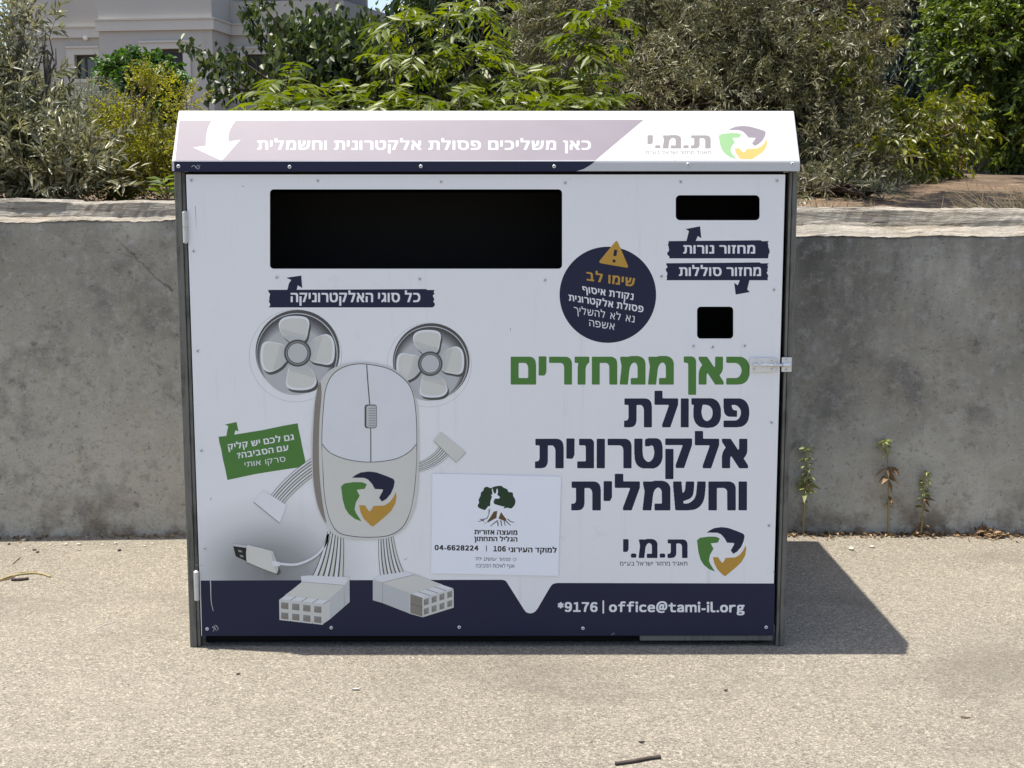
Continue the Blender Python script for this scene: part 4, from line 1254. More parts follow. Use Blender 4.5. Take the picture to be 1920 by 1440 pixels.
    tone = np.clip(0.45 + 0.28 * lump(Pf, 4.0, seed) + 0.22 * rg.normal(size=m) + np.repeat(0.15 * rg.normal(size=nt), k), 0, 1)
    leaf_mesh('crown', leaf_m, root, Pf, D.reshape(-1, 3), N.reshape(-1, 3), L, W, tone, ldroop, 0.12 + curve_leaf * 0.5)
    return root

# olive at the left, in front of the house
tree('olive_tree', 'grey-green olive tree with slender leaves at the far left behind the wall', 'tree', 'olive trees behind the wall', (30, 3.6),
     [blob(60, 320, 3.5, 130, 95, 0.55, 1.2), blob(35, 225, 3.6, 100, 80, 0.5), blob(30, 145, 3.6, 62, 70, 0.35), blob(38, 75, 3.6, 24, 48, 0.14, 0.8), blob(88, 95, 3.6, 16, 40, 0.1, 0.6),
      blob(-90, 200, 3.8, 110, 130, 0.5, 0.5), blob(145, 330, 3.3, 60, 62, 0.4), blob(14, 110, 3.6, 26, 50, 0.2, 0.6)],
     (M['olive_leaf'], M['bark_grey']), 1150, 0.22, 14, 0.066, 0.0165, 11, up=0.9, out=0.5, rnd=0.55, droop=0.15, spread=0.62, gate=-0.3, gf=7, trunk_r=0.03, stems=3, face_up=0.1, twig_r=0.0016)
tree('olive_tree', 'small silvery olive below the house window, hazy and fine-leaved', 'tree', 'olive trees behind the wall', (160, 11),
     [blob(165, 225, 11, 85, 52, 0.8), blob(125, 250, 10.5, 60, 60, 0.8), blob(215, 245, 11.5, 50, 45, 0.7)],
     (M['olive_far'], M['bark_grey']), 1000, 0.26, 14, 0.055, 0.011, 12, up=0.5, out=0.7, droop=0.2, spread=0.7, gate=-0.5, gf=3, trunk_r=0.04, stems=2, face_up=0.1)
tree('leafy_tree', 'small round bright green tree in front of the house window', 'tree', None, (262, 12),
     [blob(258, 135, 12, 42, 32, 0.5), blob(212, 135, 12, 18, 16, 0.3), blob(305, 150, 12, 24, 28, 0.4), blob(262, 178, 12, 52, 26, 0.5), blob(300, 195, 12, 24, 20, 0.35)],
     (M['bush_leaf'], M['bark_dark']), 760, 0.17, 11, 0.062, 0.042, 13, up=0.35, droop=0.3, ldroop=0.25, spread=0.85, gate=-0.35, gf=5, trunk_r=0.06, seam=8)
tree('yellow_shrub', 'upright yellow-green fine-leaved shrub beside the container hood', 'shrub', None, (265, 3.9),
     [blob(262, 300, 3.9, 72, 85, 0.35, 1.2), blob(258, 215, 3.9, 42, 60, 0.22), blob(275, 165, 3.9, 16, 26, 0.1, 0.8), blob(310, 290, 4.0, 40, 90, 0.3), blob(215, 250, 4.0, 26, 45, 0.2), blob(348, 192, 4.4, 16, 20, 0.12, 0.7), blob(225, 340, 3.8, 40, 45, 0.3)],
     (M['yellow_leaf'], M['bark_tan']), 1500, 0.15, 16, 0.023, 0.0105, 14, up=0.9, out=0.55, droop=0.1, spread=0.75, gate=-0.25, gf=9, trunk_r=0.012, stems=4, twig_r=0.0013)
# dark heart-leaved tree behind the hood's left half, with long arching sprays
def spray_tree():
    rg = np.random.default_rng(21)
    y = 6.6
    bx = at(590, 300, y)[0]
    root = empty('dark_leaved_tree', (bx, y, soil_z(bx, y)))
    tag(root, 'dark glossy heart-leaved tree with long arching sprays against the house', 'tree')
    wood = MB(); P, D, N = [], [], []
    sprays = [[(560, 190), (520, 110), (480, 50), (455, 12)], [(600, 170), (560, 100), (520, 45), (492, 8)], [(560, 190), (470, 150), (400, 105), (348, 82)],
              [(560, 200), (480, 175), (420, 130), (378, 118)], [(620, 180), (600, 100), (590, 50), (612, 10)], [(600, 200), (560, 150), (540, 100), (553, 22)],
              [(640, 200), (650, 120), (640, 60), (615, 20)], [(600, 205), (520, 160), (460, 120), (420, 92)], [(620, 200), (640, 150), (680, 100), (715, 70)],
              [(640, 205), (690, 150), (710, 120), (730, 130)], [(560, 200), (500, 180), (430, 165), (395, 180)], [(600, 200), (600, 140), (560, 80), (585, 40)]]
    for q in range(58):
        a = rg.uniform(545, 700); b = rg.uniform(60, 190)
        sprays.append([(610 + rg.uniform(-40, 40), 215), ((a + 600) / 2, (b + 160) / 2), (a, b), (a + rg.uniform(-40, 40), b - rg.uniform(5, 35))])
    base = np.array([bx, y, soil_z(bx, y)])
    for k, S_ in enumerate(sprays):
        yy = y + rg.uniform(-0.7, 0.7)
        W3 = [at(u, v, yy) for u, v in S_]
        L = spline([tuple(p) for p in [base + np.array([rg.uniform(-.1, .1), 0, 0])] + W3], False, 8)
        wood.tube(L, [0.02 * (1 - i / len(L)) + 0.003 for i in range(len(L))], 5, cap=False)
        A = np.array(L[9:])
        for i in range(len(A) - 1):
            for j in range(5 if k < 12 else 7):
                t = rg.random(); p = A[i] * (1 - t) + A[i + 1] * t
                tw = rg.normal(size=3) * (0.05 if k < 12 else 0.11)
                P.append(p + tw); D.append(rg.normal(size=3) * 0.5 + np.array([0, 0, -0.75])); N.append(rg.normal(size=3) * 0.7 + np.array([0, -0.4, 0.5]))
    wood.build('trunk', M['bark_dark'], root)
    P, D, N = np.array(P), np.array(D), np.array(N); n = len(P)
    leaf_mesh('crown', M['dark_leaf'], root, P, D, N, rg.uniform(0.045, 0.082, n), rg.uniform(0.036, 0.062, n), np.clip(rg.normal(0.45, 0.28, n), 0, 1), 0.15, 0.16, 0.36)
spray_tree()

# yellow-green shrub with long feathered leaves right behind the hood
def pinnate(name, label, group, base_uy, shoots, seed, rach=(0.22, 0.36)):
    """shoots: pixel polylines (with a depth) whose upper part carries feathered leaves"""
    rg = np.random.default_rng(seed)
    u0, y0 = base_uy
    bx = at(u0, 300, y0)[0]; bz = soil_z(bx, y0)
    root = empty(name, (bx, y0, bz))
    tag(root, label, 'shrub', group)
    wood = MB(); P, D, N, L, W, T = [], [], [], [], [], []
    up = np.array([0, 0, 1.0])
    for (pl, y) in shoots:
        pts = [np.array([bx + rg.uniform(-.15, .15), y0 + rg.uniform(-.1, .1), bz])] + [at(u, v, y) for u, v in pl]
        C = spline([tuple(p) for p in pts], False, 7)
        wood.tube(C, [0.011 * (1 - 0.8 * i / len(C)) for i in range(len(C))], 5, cap=False)
        C = np.array(C); m = len(C)
        i0 = int(m * 0.42)
        nr = 12
        for q in range(nr):
            f = i0 + (m - 1 - i0) * (q / (nr - 1)) ** 0.8; i = min(int(f), m - 2); p = C[i] * (1 - (f - i)) + C[i + 1] * (f - i)
            ang = q * 2.4 + rg.uniform(-.4, .4)
            h = np.array([math.cos(ang), math.sin(ang), 0])
            el = 0.25 + 0.9 * (q / nr) ** 2 + rg.uniform(-.2, .2)
            d = unit(h * math.cos(el) + up * math.sin(el))
            RL = rg.uniform(*rach); dr = rg.uniform(0.35, 0.75); npair = 6
            tone = np.clip(rg.normal(0.5, 0.2) + 0.15 * (q / nr), 0, 1)
            rp = [p + d * RL * t - up * RL * dr * t * t for t in np.linspace(0, 1, 6)]
            wood.tube(rp, [0.0022, 0.002, 0.0018, 0.0015, 0.0012, 0.0008], 3, cap=False)
            for k in range(npair + 1):
                t = 0.22 + 0.78 * k / npair
                pp = p + d * RL * t - up * RL * dr * t * t
                tg = unit(d - up * 2 * dr * t); sd = unit(np.cross(tg, up + rg.normal(size=3) * 0.15)); nn = unit(np.cross(sd, tg))
                if nn[2] < 0: nn = -nn
                for s in ((1, -1) if k < npair else (0,)):
                    P.append(pp); D.append(tg * 0.6 + sd * s * 0.85 - up * 0.18 + rg.normal(size=3) * 0.1); N.append(nn + rg.normal(size=3) * 0.22)
                    ll = rg.uniform(0.072, 0.115) * (0.75 + 0.35 * math.sin(math.pi * min(1, t)))
                    L.append(ll); W.append(ll * rg.uniform(0.24, 0.32)); T.append(np.clip(tone + rg.normal() * 0.1, 0, 1))
    wood.build('stem', M['bark_dark'], root)
    leaf_mesh('foliage', M['pinnate_leaf'], root, np.array(P), np.array(D), np.array(N), np.array(L), np.array(W), np.array(T), 0.22, 0.10, 0.42)
    return root
pinnate('feathery_shrub', 'low feathery yellow-green shrub peeping over the left half of the hood', 'feathery shrubs behind the hood', (570, 3.0),
        [([(520, 250), (505, 225), (500, 205)], 2.9), ([(560, 250), (548, 225), (545, 200)], 3.0), ([(610, 250), (612, 215), (610, 185)], 3.1), ([(480, 260), (475, 240), (470, 222)], 2.7), ([(650, 250), (650, 225), (655, 205)], 2.9), ([(570, 260), (575, 240), (580, 218)], 2.6), ([(545, 250), (538, 180), (534, 158)], 3.2), ([(690, 250), (690, 230), (695, 212)], 2.7)], 31)
pinnate('feathery_shrub', 'tall feathery shrub with arching yellow-green leaves above the middle of the hood', 'feathery shrubs behind the hood', (800, 3.2),
        [([(815, 250), (800, 140), (765, 70), (752, 50)], 3.2), ([(830, 240), (820, 140), (832, 70), (836, 40)], 3.3), ([(870, 250), (885, 180), (872, 125), (876, 105)], 3.1), ([(880, 250), (900, 210), (915, 150), (920, 105)], 3.5),
         ([(780, 250), (745, 200), (738, 140), (732, 118)], 3.0), ([(860, 250), (862, 225), (858, 195)], 2.7), ([(740, 250), (735, 225), (728, 200)], 2.7), ([(930, 250), (935, 210), (930, 180)], 3.0), ([(790, 250), (785, 230), (780, 208)], 2.5), ([(860, 200), (905, 60), (915, 5)], 3.7)], 32, (0.2, 0.33))
pinnate('feathery_shrub', 'feathery yellow-green shrub leaning up beside the big olive', 'feathery shrubs behind the hood', (1040, 3.1),
        [([(1040, 250), (1065, 130), (1112, 60), (1138, 32)], 3.1), ([(1030, 250), (1055, 170), (1070, 110), (1085, 82)], 3.2), ([(1010, 250), (995, 190), (985, 155)], 3.0), ([(1060, 250), (1090, 210), (1105, 165)], 2.9), ([(1090, 250), (1110, 225), (1120, 205)], 2.7),
         ([(1050, 250), (1055, 230), (1060, 205)], 2.6), ([(980, 250), (965, 220), (960, 198)], 2.8), ([(1030, 250), (1095, 150), (1132, 100)], 3.3), ([(1000, 250), (1000, 232), (998, 212)], 2.5)], 33, (0.19, 0.30))
tree('lanceolate_tree', 'dark green long-leaved tree standing behind the feathery shrubs', 'tree', None, (900, 7.5),
     [blob(900, 20, 7.5, 110, 90, 1.0), blob(860, 60, 7.8, 70, 100, 0.9), blob(960, 70, 7.4, 70, 90, 0.8), blob(880, 140, 7.6, 150, 75, 0.9), blob(1010, 150, 7.6, 120, 70, 0.9), blob(700, 205, 8.0, 110, 30, 0.8)],
     (M['tall_leaf'], M['bark_dark']), 1500, 0.42, 13, 0.12, 0.035, 15, up=0.25, droop=0.55, ldroop=0.3, leaf_dir_down=0.35, spread=0.7, gate=-0.4, gf=4, trunk_r=0.07)
tree('olive_tree', 'large dry-looking olive filling the space behind the hood\'s right end', 'tree', 'olive trees behind the wall', (1420, 5.2),
     [blob(1130, 60, 5.6, 170, 130, 0.8, 0.9), blob(1280, 60, 5.4, 190, 150, 0.9, 1.1), blob(1430, 70, 5.3, 180, 150, 0.9, 1.1), blob(1530, 170, 5.2, 110, 140, 0.8, 1.2), blob(1330, 190, 5.0, 200, 70, 0.8), blob(1560, 300, 4.6, 95, 80, 0.6, 1.2),
      blob(1570, 30, 5.4, 90, 90, 0.7), blob(1190, 170, 5.3, 130, 60, 0.7), blob(1480, 10, 5.8, 200, 80, 0.9), blob(1050, 40, 5.7, 90, 120, 0.6), blob(1640, 345, 4.4, 30, 26, 0.25, 0.6), blob(1545, 360, 3.6, 70, 34, 0.4, 1.0), blob(1620, 365, 3.4, 40, 18, 0.3, 0.7)],
     (M['olive_brown'], M['bark_dark']), 5200, 0.22, 16, 0.05, 0.010, 16, up=0.55, out=0.5, rnd=0.8, droop=0.25, spread=0.68, gate=-0.22, gf=5.5, trunk_r=0.05, stems=3, face_up=0.1, seam=26, twig_r=0.0016)
tree('citrus_shrub', 'lime-green broad-leaved shrub hanging over the bare soil bank', 'shrub', None, (1690, 5.2),
     [blob(1690, 250, 5.6, 62, 56, 0.45), blob(1585, 130, 4.9, 45, 60, 0.35, 0.35), blob(1625, 70, 4.9, 45, 40, 0.35, 0.35), blob(1760, 240, 6.8, 60, 45, 0.45), blob(1720, 300, 5.4, 50, 30, 0.4), blob(1655, 300, 4.5, 36, 30, 0.3, 0.7), blob(1790, 210, 7, 28, 26, 0.3, 0.7)],
     (M['citrus_leaf'], M['bark_tan']), 430, 0.2, 10, 0.058, 0.027, 17, up=0.25, droop=0.4, ldroop=0.3, leaf_dir_down=0.25, spread=0.8, gate=-0.2, gf=6, trunk_r=0.025, stems=3, twig_r=0.002)
for k, (u, y, lab) in enumerate(((1700, 19, 'dark blue-green conifer between the citrus shrub and the fresh green tree'), (1600, 23, 'dark conifer mostly hidden behind the big olive'))):
    tree('conifer_tree', lab, 'tree', 'dark conifers at the back of the garden', (u, y),
         [blob(u, 0, y, 85, 90, 1.4), blob(u + 15, 120, y, 90, 90, 1.5), blob(u - 10, 230, y, 75, 70, 1.3), blob(u + 20, -110, y, 80, 80, 1.3)],
         (M['conifer_leaf'], M['bark_dark']), 1500, 0.6, 16, 0.16, 0.03, 40 + k, up=0.05, out=0.9, droop=0.5, spread=0.6, gate=-0.3, gf=2.2, trunk_r=0.14)
tree('fresh_green_tree', 'fresh green broad-leaved tree with a thick dark trunk at the right edge', 'tree', None, (1842, 11),
     [blob(1880, 60, 11, 110, 100, 1.1), blob(1830, 110, 11, 60, 70, 0.8), blob(1930, 180, 10.8, 90, 90, 0.9), blob(1840, 20, 11.2, 70, 60, 0.8), blob(1890, 240, 10.6, 70, 60, 0.7), blob(1960, 40, 11.5, 110, 120, 1.0), blob(1880, -70, 11.4, 130, 70, 1.0), blob(1920, 285, 10.4, 60, 35, 0.5), blob(1870, 265, 10.6, 30, 30, 0.4, 0.6)],
     (M['right_leaf'], M['bark_dark']), 2500, 0.33, 12, 0.085, 0.042, 18, up=0.3, droop=0.3, ldroop=0.2, spread=0.8, gate=-0.22, gf=4.5, trunk_r=0.11, seam=10)
tree('overhanging_tree', 'unseen broad tree off the right edge, its crown placed to shade the bare soil bank', 'tree', None, (2480, 5.0),
     [blob(1650, -330, 3.3, 150, 70, 0.8), blob(1820, -310, 3.4, 150, 70, 0.8), blob(1960, -330, 5.5, 150, 80, 0.9), blob(2150, -200, 5.0, 150, 120, 1.0)],
     (M['right_leaf'], M['bark_dark']), 1000, 0.30, 12, 0.085, 0.042, 19, up=0.2, droop=0.2, ldroop=0.2, spread=0.8, gate=-0.1, gf=4.0, trunk_r=0.09, seam=8, via=at(2500, -420, 5.0))  # unseen tree, crown set above the view to dapple the soil bank
# trees further off that close the view
for k, (u, v, y, ru, rv, lab) in enumerate(((1330, 60, 24, 190, 190, 'dark far tree behind the big olive'), (1830, 130, 28, 150, 150, 'dark far tree behind the fresh green tree at the right'), (2050, 120, 22, 170, 180, 'dark far tree just beyond the right edge of the garden'), (1130, 90, 26, 130, 130, 'dark far tree behind the feathery shrub and the olive'))):
    tree('background_tree', lab, 'tree', 'dark trees closing the back of the garden', (u, y), [blob(u, v, y, ru, rv, 2.0), blob(u - ru * 0.5, v + 120, y, ru * 0.8, 110, 1.6), blob(u + ru * 0.5, v + 120, y + 1, ru * 0.8, 110, 1.6)],
         (M['tall_leaf'], M['bark_dark']), 900, 0.9, 14, 0.24, 0.10, 50 + k, up=0.2, droop=0.4, ldroop=0.25, spread=0.8, gate=-0.5, gf=1.5, trunk_r=0.18, seam=6)
# broad pale-leaved sprig by the post, dry grasses on the bank
def sprig():
    rg = np.random.default_rng(5); b = at(312, 378, 2.4)
    root = empty('broad_leaved_sapling', (b[0], 2.4, soil_z(b[0], 2.4)))
    tag(root, 'small broad-leaved sapling growing between the yellow shrub and the container post', 'sapling')
    m = MB(); top = at(306, 335, 2.4); m.tube([(b[0], 2.4, soil_z(b[0], 2.4)), tuple((b + top) / 2 + np.array([.01, 0, 0])), tuple(top)], [0.006, 0.005, 0.003], 6); m.build('stem', M['bark_tan'], root)
    n = 14; an = np.arange(n) * 2.4
    P = np.array([b * (1 - t) + top * t for t in np.linspace(0.2, 1, n)]); D = np.stack([np.cos(an), np.sin(an), 0.5 * np.ones(n)], 1); N = np.tile([0, 0, 1.0], (n, 1)) + rg.normal(size=(n, 3)) * .3
    leaf_mesh('foliage', M['right_leaf'], root, P, D, N, rg.uniform(0.08, 0.13, n), rg.uniform(0.03, 0.045, n), rg.random(n), 0.35, 0.1)
sprig()
def dry_grass():
    rg = np.random.default_rng(9); P, D, N, L, W = [], [], [], [], []
    def tuft(x, y, n, h, lean, sp):
        for _ in range(n):
            px, py = x + rg.normal() * sp, y + rg.normal() * sp
            P.append((px, py, soil_z(px, py) - 0.01)); D.append((rg.normal() * 0.45 + lean, rg.normal() * 0.4, 1.0)); N.append((rg.normal() * .5, -1, rg.normal() * .3))
            L.append(h * rg.uniform(0.5, 1.2)); W.append(rg.uniform(0.002, 0.0045))
    for u, n, h, sp in ((1890, 70, 0.22, 0.10), (1850, 14, 0.30, 0.06), (1915, 60, 0.2, 0.1), (1560, 40, 0.12, 0.10), (1620, 40, 0.08, 0.12), (1540, 40, 0.1, 0.1)):
        x = at(u, 380, 2.3)[0]; tuft(x, 2.3 if u > 1800 else 2.6, n, h, -0.75 if u > 1800 else 0.0, sp)
    P, D, N, L, W = map(np.array, (P, D, N, L, W))
    o = leaf_mesh('dry_grass', M['straw'], None, P, D, N, L, W, rg.random(len(P)), 0.12, 0.05)
    tag(o, 'thin tufts of dry straw-coloured grass on the soil bank above the wall', 'dry grass', kind='stuff')
dry_grass()

# ------------------------------------------------------------------ the house behind the garden
def house():
    Y0 = 28.0
    corner = at(405, 300, Y0)
    root = empty('grey_house', (corner[0], Y0, 1.85))
    tag(root, 'two-storey warm grey stuccoed house with pale cornice and window surrounds', 'house')
    th = math.radians(8.0)
    ex = np.array([math.cos(th), -math.sin(th), 0]); ey = np.array([math.sin(th), math.cos(th), 0]); ez = np.array([0, 0, 1.0])
    O = np.array([corner[0], Y0, 0])
    def W(a, b, z): return O + ex * a + ey * b + ez * z
    def loc(u, v, b):
        p = on_plane(u, v, O + ey * b, ey); d = p - O
        return float(d @ ex), float(p[2])
    def bx(mb, a0, a1, b0, b1, z0, z1, mi=0):
        m2 = MB(); m2.box(a0, a1, b0, b1, z0, z1); mb.add([W(*p) for p in m2.v], m2.f, mi)
    ZB = 1.0
    b1 = 1.25
    aL, _ = loc(185, 60, 0.0); aLL, _ = loc(22, 60, b1); aR, _ = loc(640, 60, b1)
    holes = []
    def wall_with_opening(a0, a1, bf, bb, z0, z1, wins):
        m = MB(); cuts = sorted(wins)
        x = a0
        for (w0, w1, h0, h1) in cuts:
            bx(m, x, w0, bf, bb, z0, z1); bx(m, w0, w1, bf, bb, z0, h0); bx(m, w0, w1, bf, bb, h1, z1); x = w1
        bx(m, x, a1, bf, bb, z0, z1)
        return m
    def win(u0, v0, u1, v1, b):
        a0, z1 = loc(u0, v0, b); a1, z0 = loc(u1, v1, b); return (a0, a1, z0, z1)
    w1 = win(140, 103, 182, 148, b1); w2 = win(284, 92, 346, 172, 0.0); w3 = win(461, 102, 514, 150, b1)
    m = wall_with_opening(aLL, aL, b1, b1 + 0.3, ZB, 8.6, [w1]); m.build('wall', M['stucco'], root)
    m = wall_with_opening(aL, 0.0, 0.0, 0.3, ZB, 8.8, [w2]); bx(m, -0.3, 0.0, 0.3, b1 + 3.0, ZB, 8.8); bx(m, aL, aL + 0.3, 0.3, b1 + 3.0, ZB, 8.8); m.build('wall', M['stucco'], root)
    zr = loc(660, 2, b1 + 0.3)[1]
    m = wall_with_opening(0.0 + 0.003, aR, b1 + 0.0, b1 + 0.3, ZB, zr, [w3]); m.build('wall', M['stucco'], root)
    p = W(aR, b1, 0); q = at(722, 25, 33.5)
    m = MB(); d = q - p; d[2] = 0; nrm = np.array([-d[1], d[0], 0]) / np.linalg.norm(d) * 0.3
    c0, c1 = p, p + d
    zs = (ZB, zr, q[2])
    V = [c0 + ez * ZB, c1 + ez * ZB, c1 + ez * q[2], c0 + ez * zr]; V2 = [v_ + nrm for v_ in V]
    m.add(V + V2, [(0, 1, 2, 3), (7, 6, 5, 4), (0, 4, 5, 1), (1, 5, 6, 2), (2, 6, 7, 3), (3, 7, 4, 0)]); m.build('side_wall', M['stucco_dark'], root)
    m = MB(); bx(m, aLL, aR, b1 + 0.31, b1 + 6.0, 8.0, 8.2); bx(m, aLL, aR, b1 + 2.5, b1 + 2.7, ZB, 8.0); m.build('roof', M['stucco_dark'], root)
    # cornice band with a thin lip, wrapping the projecting bay
    def band(name, mk):
        m = MB(); mk(m); m.build(name, M['stucco_trim'], root)
    zt, zb = loc(300, 37.5, 0.0)[1], loc(300, 57, 0.0)[1]
    def cor(m):
        bx(m, aL - 0.06, 0.06, -0.06, -0.001, zb, zt); bx(m, aL - 0.09, 0.09, -0.09, -0.001, zt + 0.001, zt + 0.035)
        bx(m, 0.001, 0.06, -0.0005, b1 - 0.061, zb, zt); bx(m, 0.001, 0.09, -0.0005, b1 - 0.09, zt + 0.001, zt + 0.035)
        bx(m, 0.0605, aR + 0.03, b1 - 0.06, b1 - 0.001, zb, zt); bx(m, 0.0905, aR + 0.03, b1 - 0.09, b1 - 0.001, zt + 0.001, zt + 0.035)
        bx(m, aLL - 0.03, aL - 0.061, b1 - 0.06, b1 - 0.001, zb, zt); bx(m, aLL - 0.03, aL - 0.091, b1 - 0.09, b1 - 0.001, zt + 0.001, zt + 0.035)
    band('cornice', cor)
    def window(w, b, shutter, su):
        a0, a1, z0, z1 = w
        m = MB(); k = 0.05
        bx(m, a0, a0 + k, b + 0.12, b + 0.18, z0, z1); bx(m, a1 - k, a1, b + 0.12, b + 0.18, z0, z1); bx(m, a0 + k, a1 - k, b + 0.12, b + 0.18, z1 - 0.08, z1); bx(m, a0 + k, a1 - k, b + 0.12, b + 0.18, z0, z0 + k)
        bx(m, a0 + k + 0.14, a0 + k + 0.19, b + 0.125, b + 0.175, z0 + k, z1 - 0.08)
        wo = m.build('window', M['alu'], root)
        m = MB(); bx(m, a0 + k, a1 - k, b + 0.15, b + 0.16, z0 + k, z1 - 0.08); m.build('pane', M['shutter'] if shutter else M['glass'], wo)
        m = MB(); s0, s1, st = su
        bx(m, a0 - s0, a0, b - 0.04, b - 0.001, z0 - 0.1, z1 + st); bx(m, a1, a1 + s1, b - 0.04, b - 0.001, z0 - 0.1, z1 + st); bx(m, a0, a1, b - 0.04, b - 0.001, z1, z1 + st); bx(m, a0 - s0, a1 + s1, b - 0.07, b - 0.041, z1 + st - 0.03, z1 + st + 0.015)
        bx(m, a0, a1, b - 0.08, b + 0.1, z0 - 0.09, z0)
        m.build('window_surround', M['stucco_trim'], wo)
    window(w1, b1, False, (0.2, 0.10, 0.19)); window(w2, 0.0, True, (0.30, 0.18, 0.17)); window(w3, b1, True, (0.20, 0.12, 0.16))
    a, z = loc(160, 71, b1 - 0.05)
    bm = bmesh.new(); bmesh.ops.create_uvsphere(bm, u_segments=16, v_segments=10, radius=0.065)
    for v_ in bm.verts: v_.co = Vector(W(a, b1 - 0.04, z)) + Vector((v_.co.x, v_.co.y * 0.6, v_.co.z))
    m = MB(); m.bm(bm, 0, True); m.build('wall_lamp', M['lamp_glass'], root)
house()

# ------------------------------------------------------------------ play equipment glimpsed between the trees
y = 13.0
p0 = at(1812, 300, y); pz = soil_z(p0[0], y)
root = empty('sign_post', (p0[0], y, pz)); tag(root, 'thin pale post with a small blue plate glimpsed between the trees', 'post')
m = MB(); m.tube([(p0[0], y, pz - 0.05), (p0[0], y, at(1812, 262, y)[2])], 0.012, 8); m.build('pole', M['pale_post'], root)
q = at(1813, 255, y); m = MB(); m.box(q[0] - 0.04, q[0] + 0.045, y - 0.02, y + 0.005, q[2] - 0.04, q[2] + 0.04, 0, 0.01); m.build('plate', M['blue_paint'], root)
p0 = at(1804, 302, 12.6); m = MB(); m.box(p0[0] - 0.03, p0[0] + 0.04, 12.55, 12.65, soil_z(p0[0], 12.6) - 0.02, p0[2] + 0.06, 0, 0.012)
tag(m.build('marker_stake', M['red_paint'], None), 'short dull red stake at the foot of the trees by the blue plate', 'stake')

# ------------------------------------------------------------------ weeds and litter at the wall's foot
def weed(base, pts, label, seed, clusters, dead=0.3):
    rg = np.random.default_rng(seed)
    W3 = []
    for (u, v) in pts:
        y = wall_front(at(u, v, 1.45)[0]) - 0.03
        W3.append(at(u, v, y))
    W3[0][2] = -0.005
    root = empty('weed', (W3[0][0], W3[0][1], 0)); tag(root, label, 'weed', 'weeds along the foot of the wall')
    m = MB(); C = spline([tuple(p) for p in W3], False, 6)
    m.tube(C, [0.0055 * (1 - 0.7 * i / len(C)) for i in range(len(C))], 7)
    m.build('stem', M['weed_stem'], root)
    C = np.array(C)
    for key, nm, sel in (('weed_leaf', 'foliage', 0), ('dry_leaf', 'withered_leaves', 1)):
        P, D, N, L = [], [], [], []
        for (t0, t1, n, size, dd) in clusters:
            if dd != sel: continue
            for _ in range(n):
                f = rg.uniform(t0, t1) * (len(C) - 1.001); i = int(f); p = C[i] * (1 - f + i) + C[i + 1] * (f - i)
                a = rg.uniform(0, 6.28); d = np.array([math.cos(a), math.sin(a) * 0.7, rg.uniform(-0.4, 0.9) if not sel else rg.uniform(-0.9, 0.3)])
                P.append(p + d * 0.004); D.append(d); N.append(rg.normal(size=3) * .5 + np.array([0, 0, 1])); L.append(size * rg.uniform(0.5, 1.3))
        if P:
            P, D, N, L = map(np.array, (P, D, N, L))
            leaf_mesh(nm, M[key], root, P, D, N, L, L * rg.uniform(0.25, 0.45, len(L)), rg.random(len(L)), 0.4, 0.2)
weed(None, [(1506, 990), (1508, 940), (1513, 890), (1511, 838)], 'green-topped weed growing beside the container\'s right post', 1, [(0.45, 0.75, 60, 0.034, 0), (0.75, 1.0, 30, 0.03, 0), (0.4, 0.55, 7, 0.055, 0), (0.5, 0.7, 8, 0.035, 1), (0.15, 0.4, 4, 0.03, 1)])
weed(None, [(1666, 992), (1666, 930), (1665, 870), (1658, 826)], 'tallest weed, with withered brown leaves halfway up its bare stalk', 2, [(0.92, 1.0, 26, 0.032, 0), (0.75, 0.92, 16, 0.034, 0), (0.5, 0.72, 20, 0.048, 1), (0.25, 0.34, 8, 0.045, 1), (0.0, 0.04, 20, 0.055, 1)])
weed(None, [(1727, 990), (1731, 950), (1732, 915), (1738, 883)], 'shortest green weed, its foot wrapped in withered brown leaves', 3, [(0.55, 1.0, 60, 0.028, 0), (0.3, 0.6, 14, 0.038, 0), (0.1, 0.5, 16, 0.045, 1), (0.0, 0.08, 50, 0.06, 1)])
def clump(u, v, n, label, seed):
    rg = np.random.default_rng(seed); g0 = on_ground(u, v)
    P = g0 + np.stack([rg.normal(size=n) * 0.035, rg.normal(size=n) * 0.02, rg.uniform(0.0, 0.03, n)], 1)
    D = rg.normal(size=(n, 3)) * np.array([1, 1, 0.6]) + np.array([0, 0, 0.3]); N = rg.normal(size=(n, 3)) + np.array([0, 0, 0.8])
    o = leaf_mesh('withered_weed', M['dry_leaf'], None, P, D, N, rg.uniform(0.02, 0.05, n), rg.uniform(0.008, 0.02, n), rg.random(n), 0.1, 0.3)
    tag(o, label, 'weed', 'withered weeds along the foot of the wall')
clump(1856, 1007, 60, 'flat withered brown weed clump between the three stalks and the right edge', 4)
clump(1914, 999, 34, 'withered brown weed clump at the right edge of the photo', 6)
def litter():
    rg = np.random.default_rng(17); n = 850
    x = np.concatenate([rg.uniform(0.98, 2.6, 700), rg.uniform(-2.6, -1.1, 150)]); yb = np.array([wall_front(a) for a in x])
    y = yb - np.abs(rg.normal(size=n)) * np.where(x > 0, 0.045, 0.03) - 0.006
    P = np.stack([x, y, rg.uniform(0.002, 0.010, n)], 1)
    D = rg.normal(size=(n, 3)) * np.array([1, 1, 0.25]); N = rg.normal(size=(n, 3)) * 0.45 + np.array([0, 0, 1])
    o = leaf_mesh('leaf_litter', M['dry_leaf'], None, P, D, N, rg.uniform(0.008, 0.034, n), rg.uniform(0.004, 0.014, n), rg.random(n), 0.05, 0.3)
    tag(o, 'crumbs of dry leaves swept against the foot of the wall', 'leaf litter', kind='stuff')
litter()
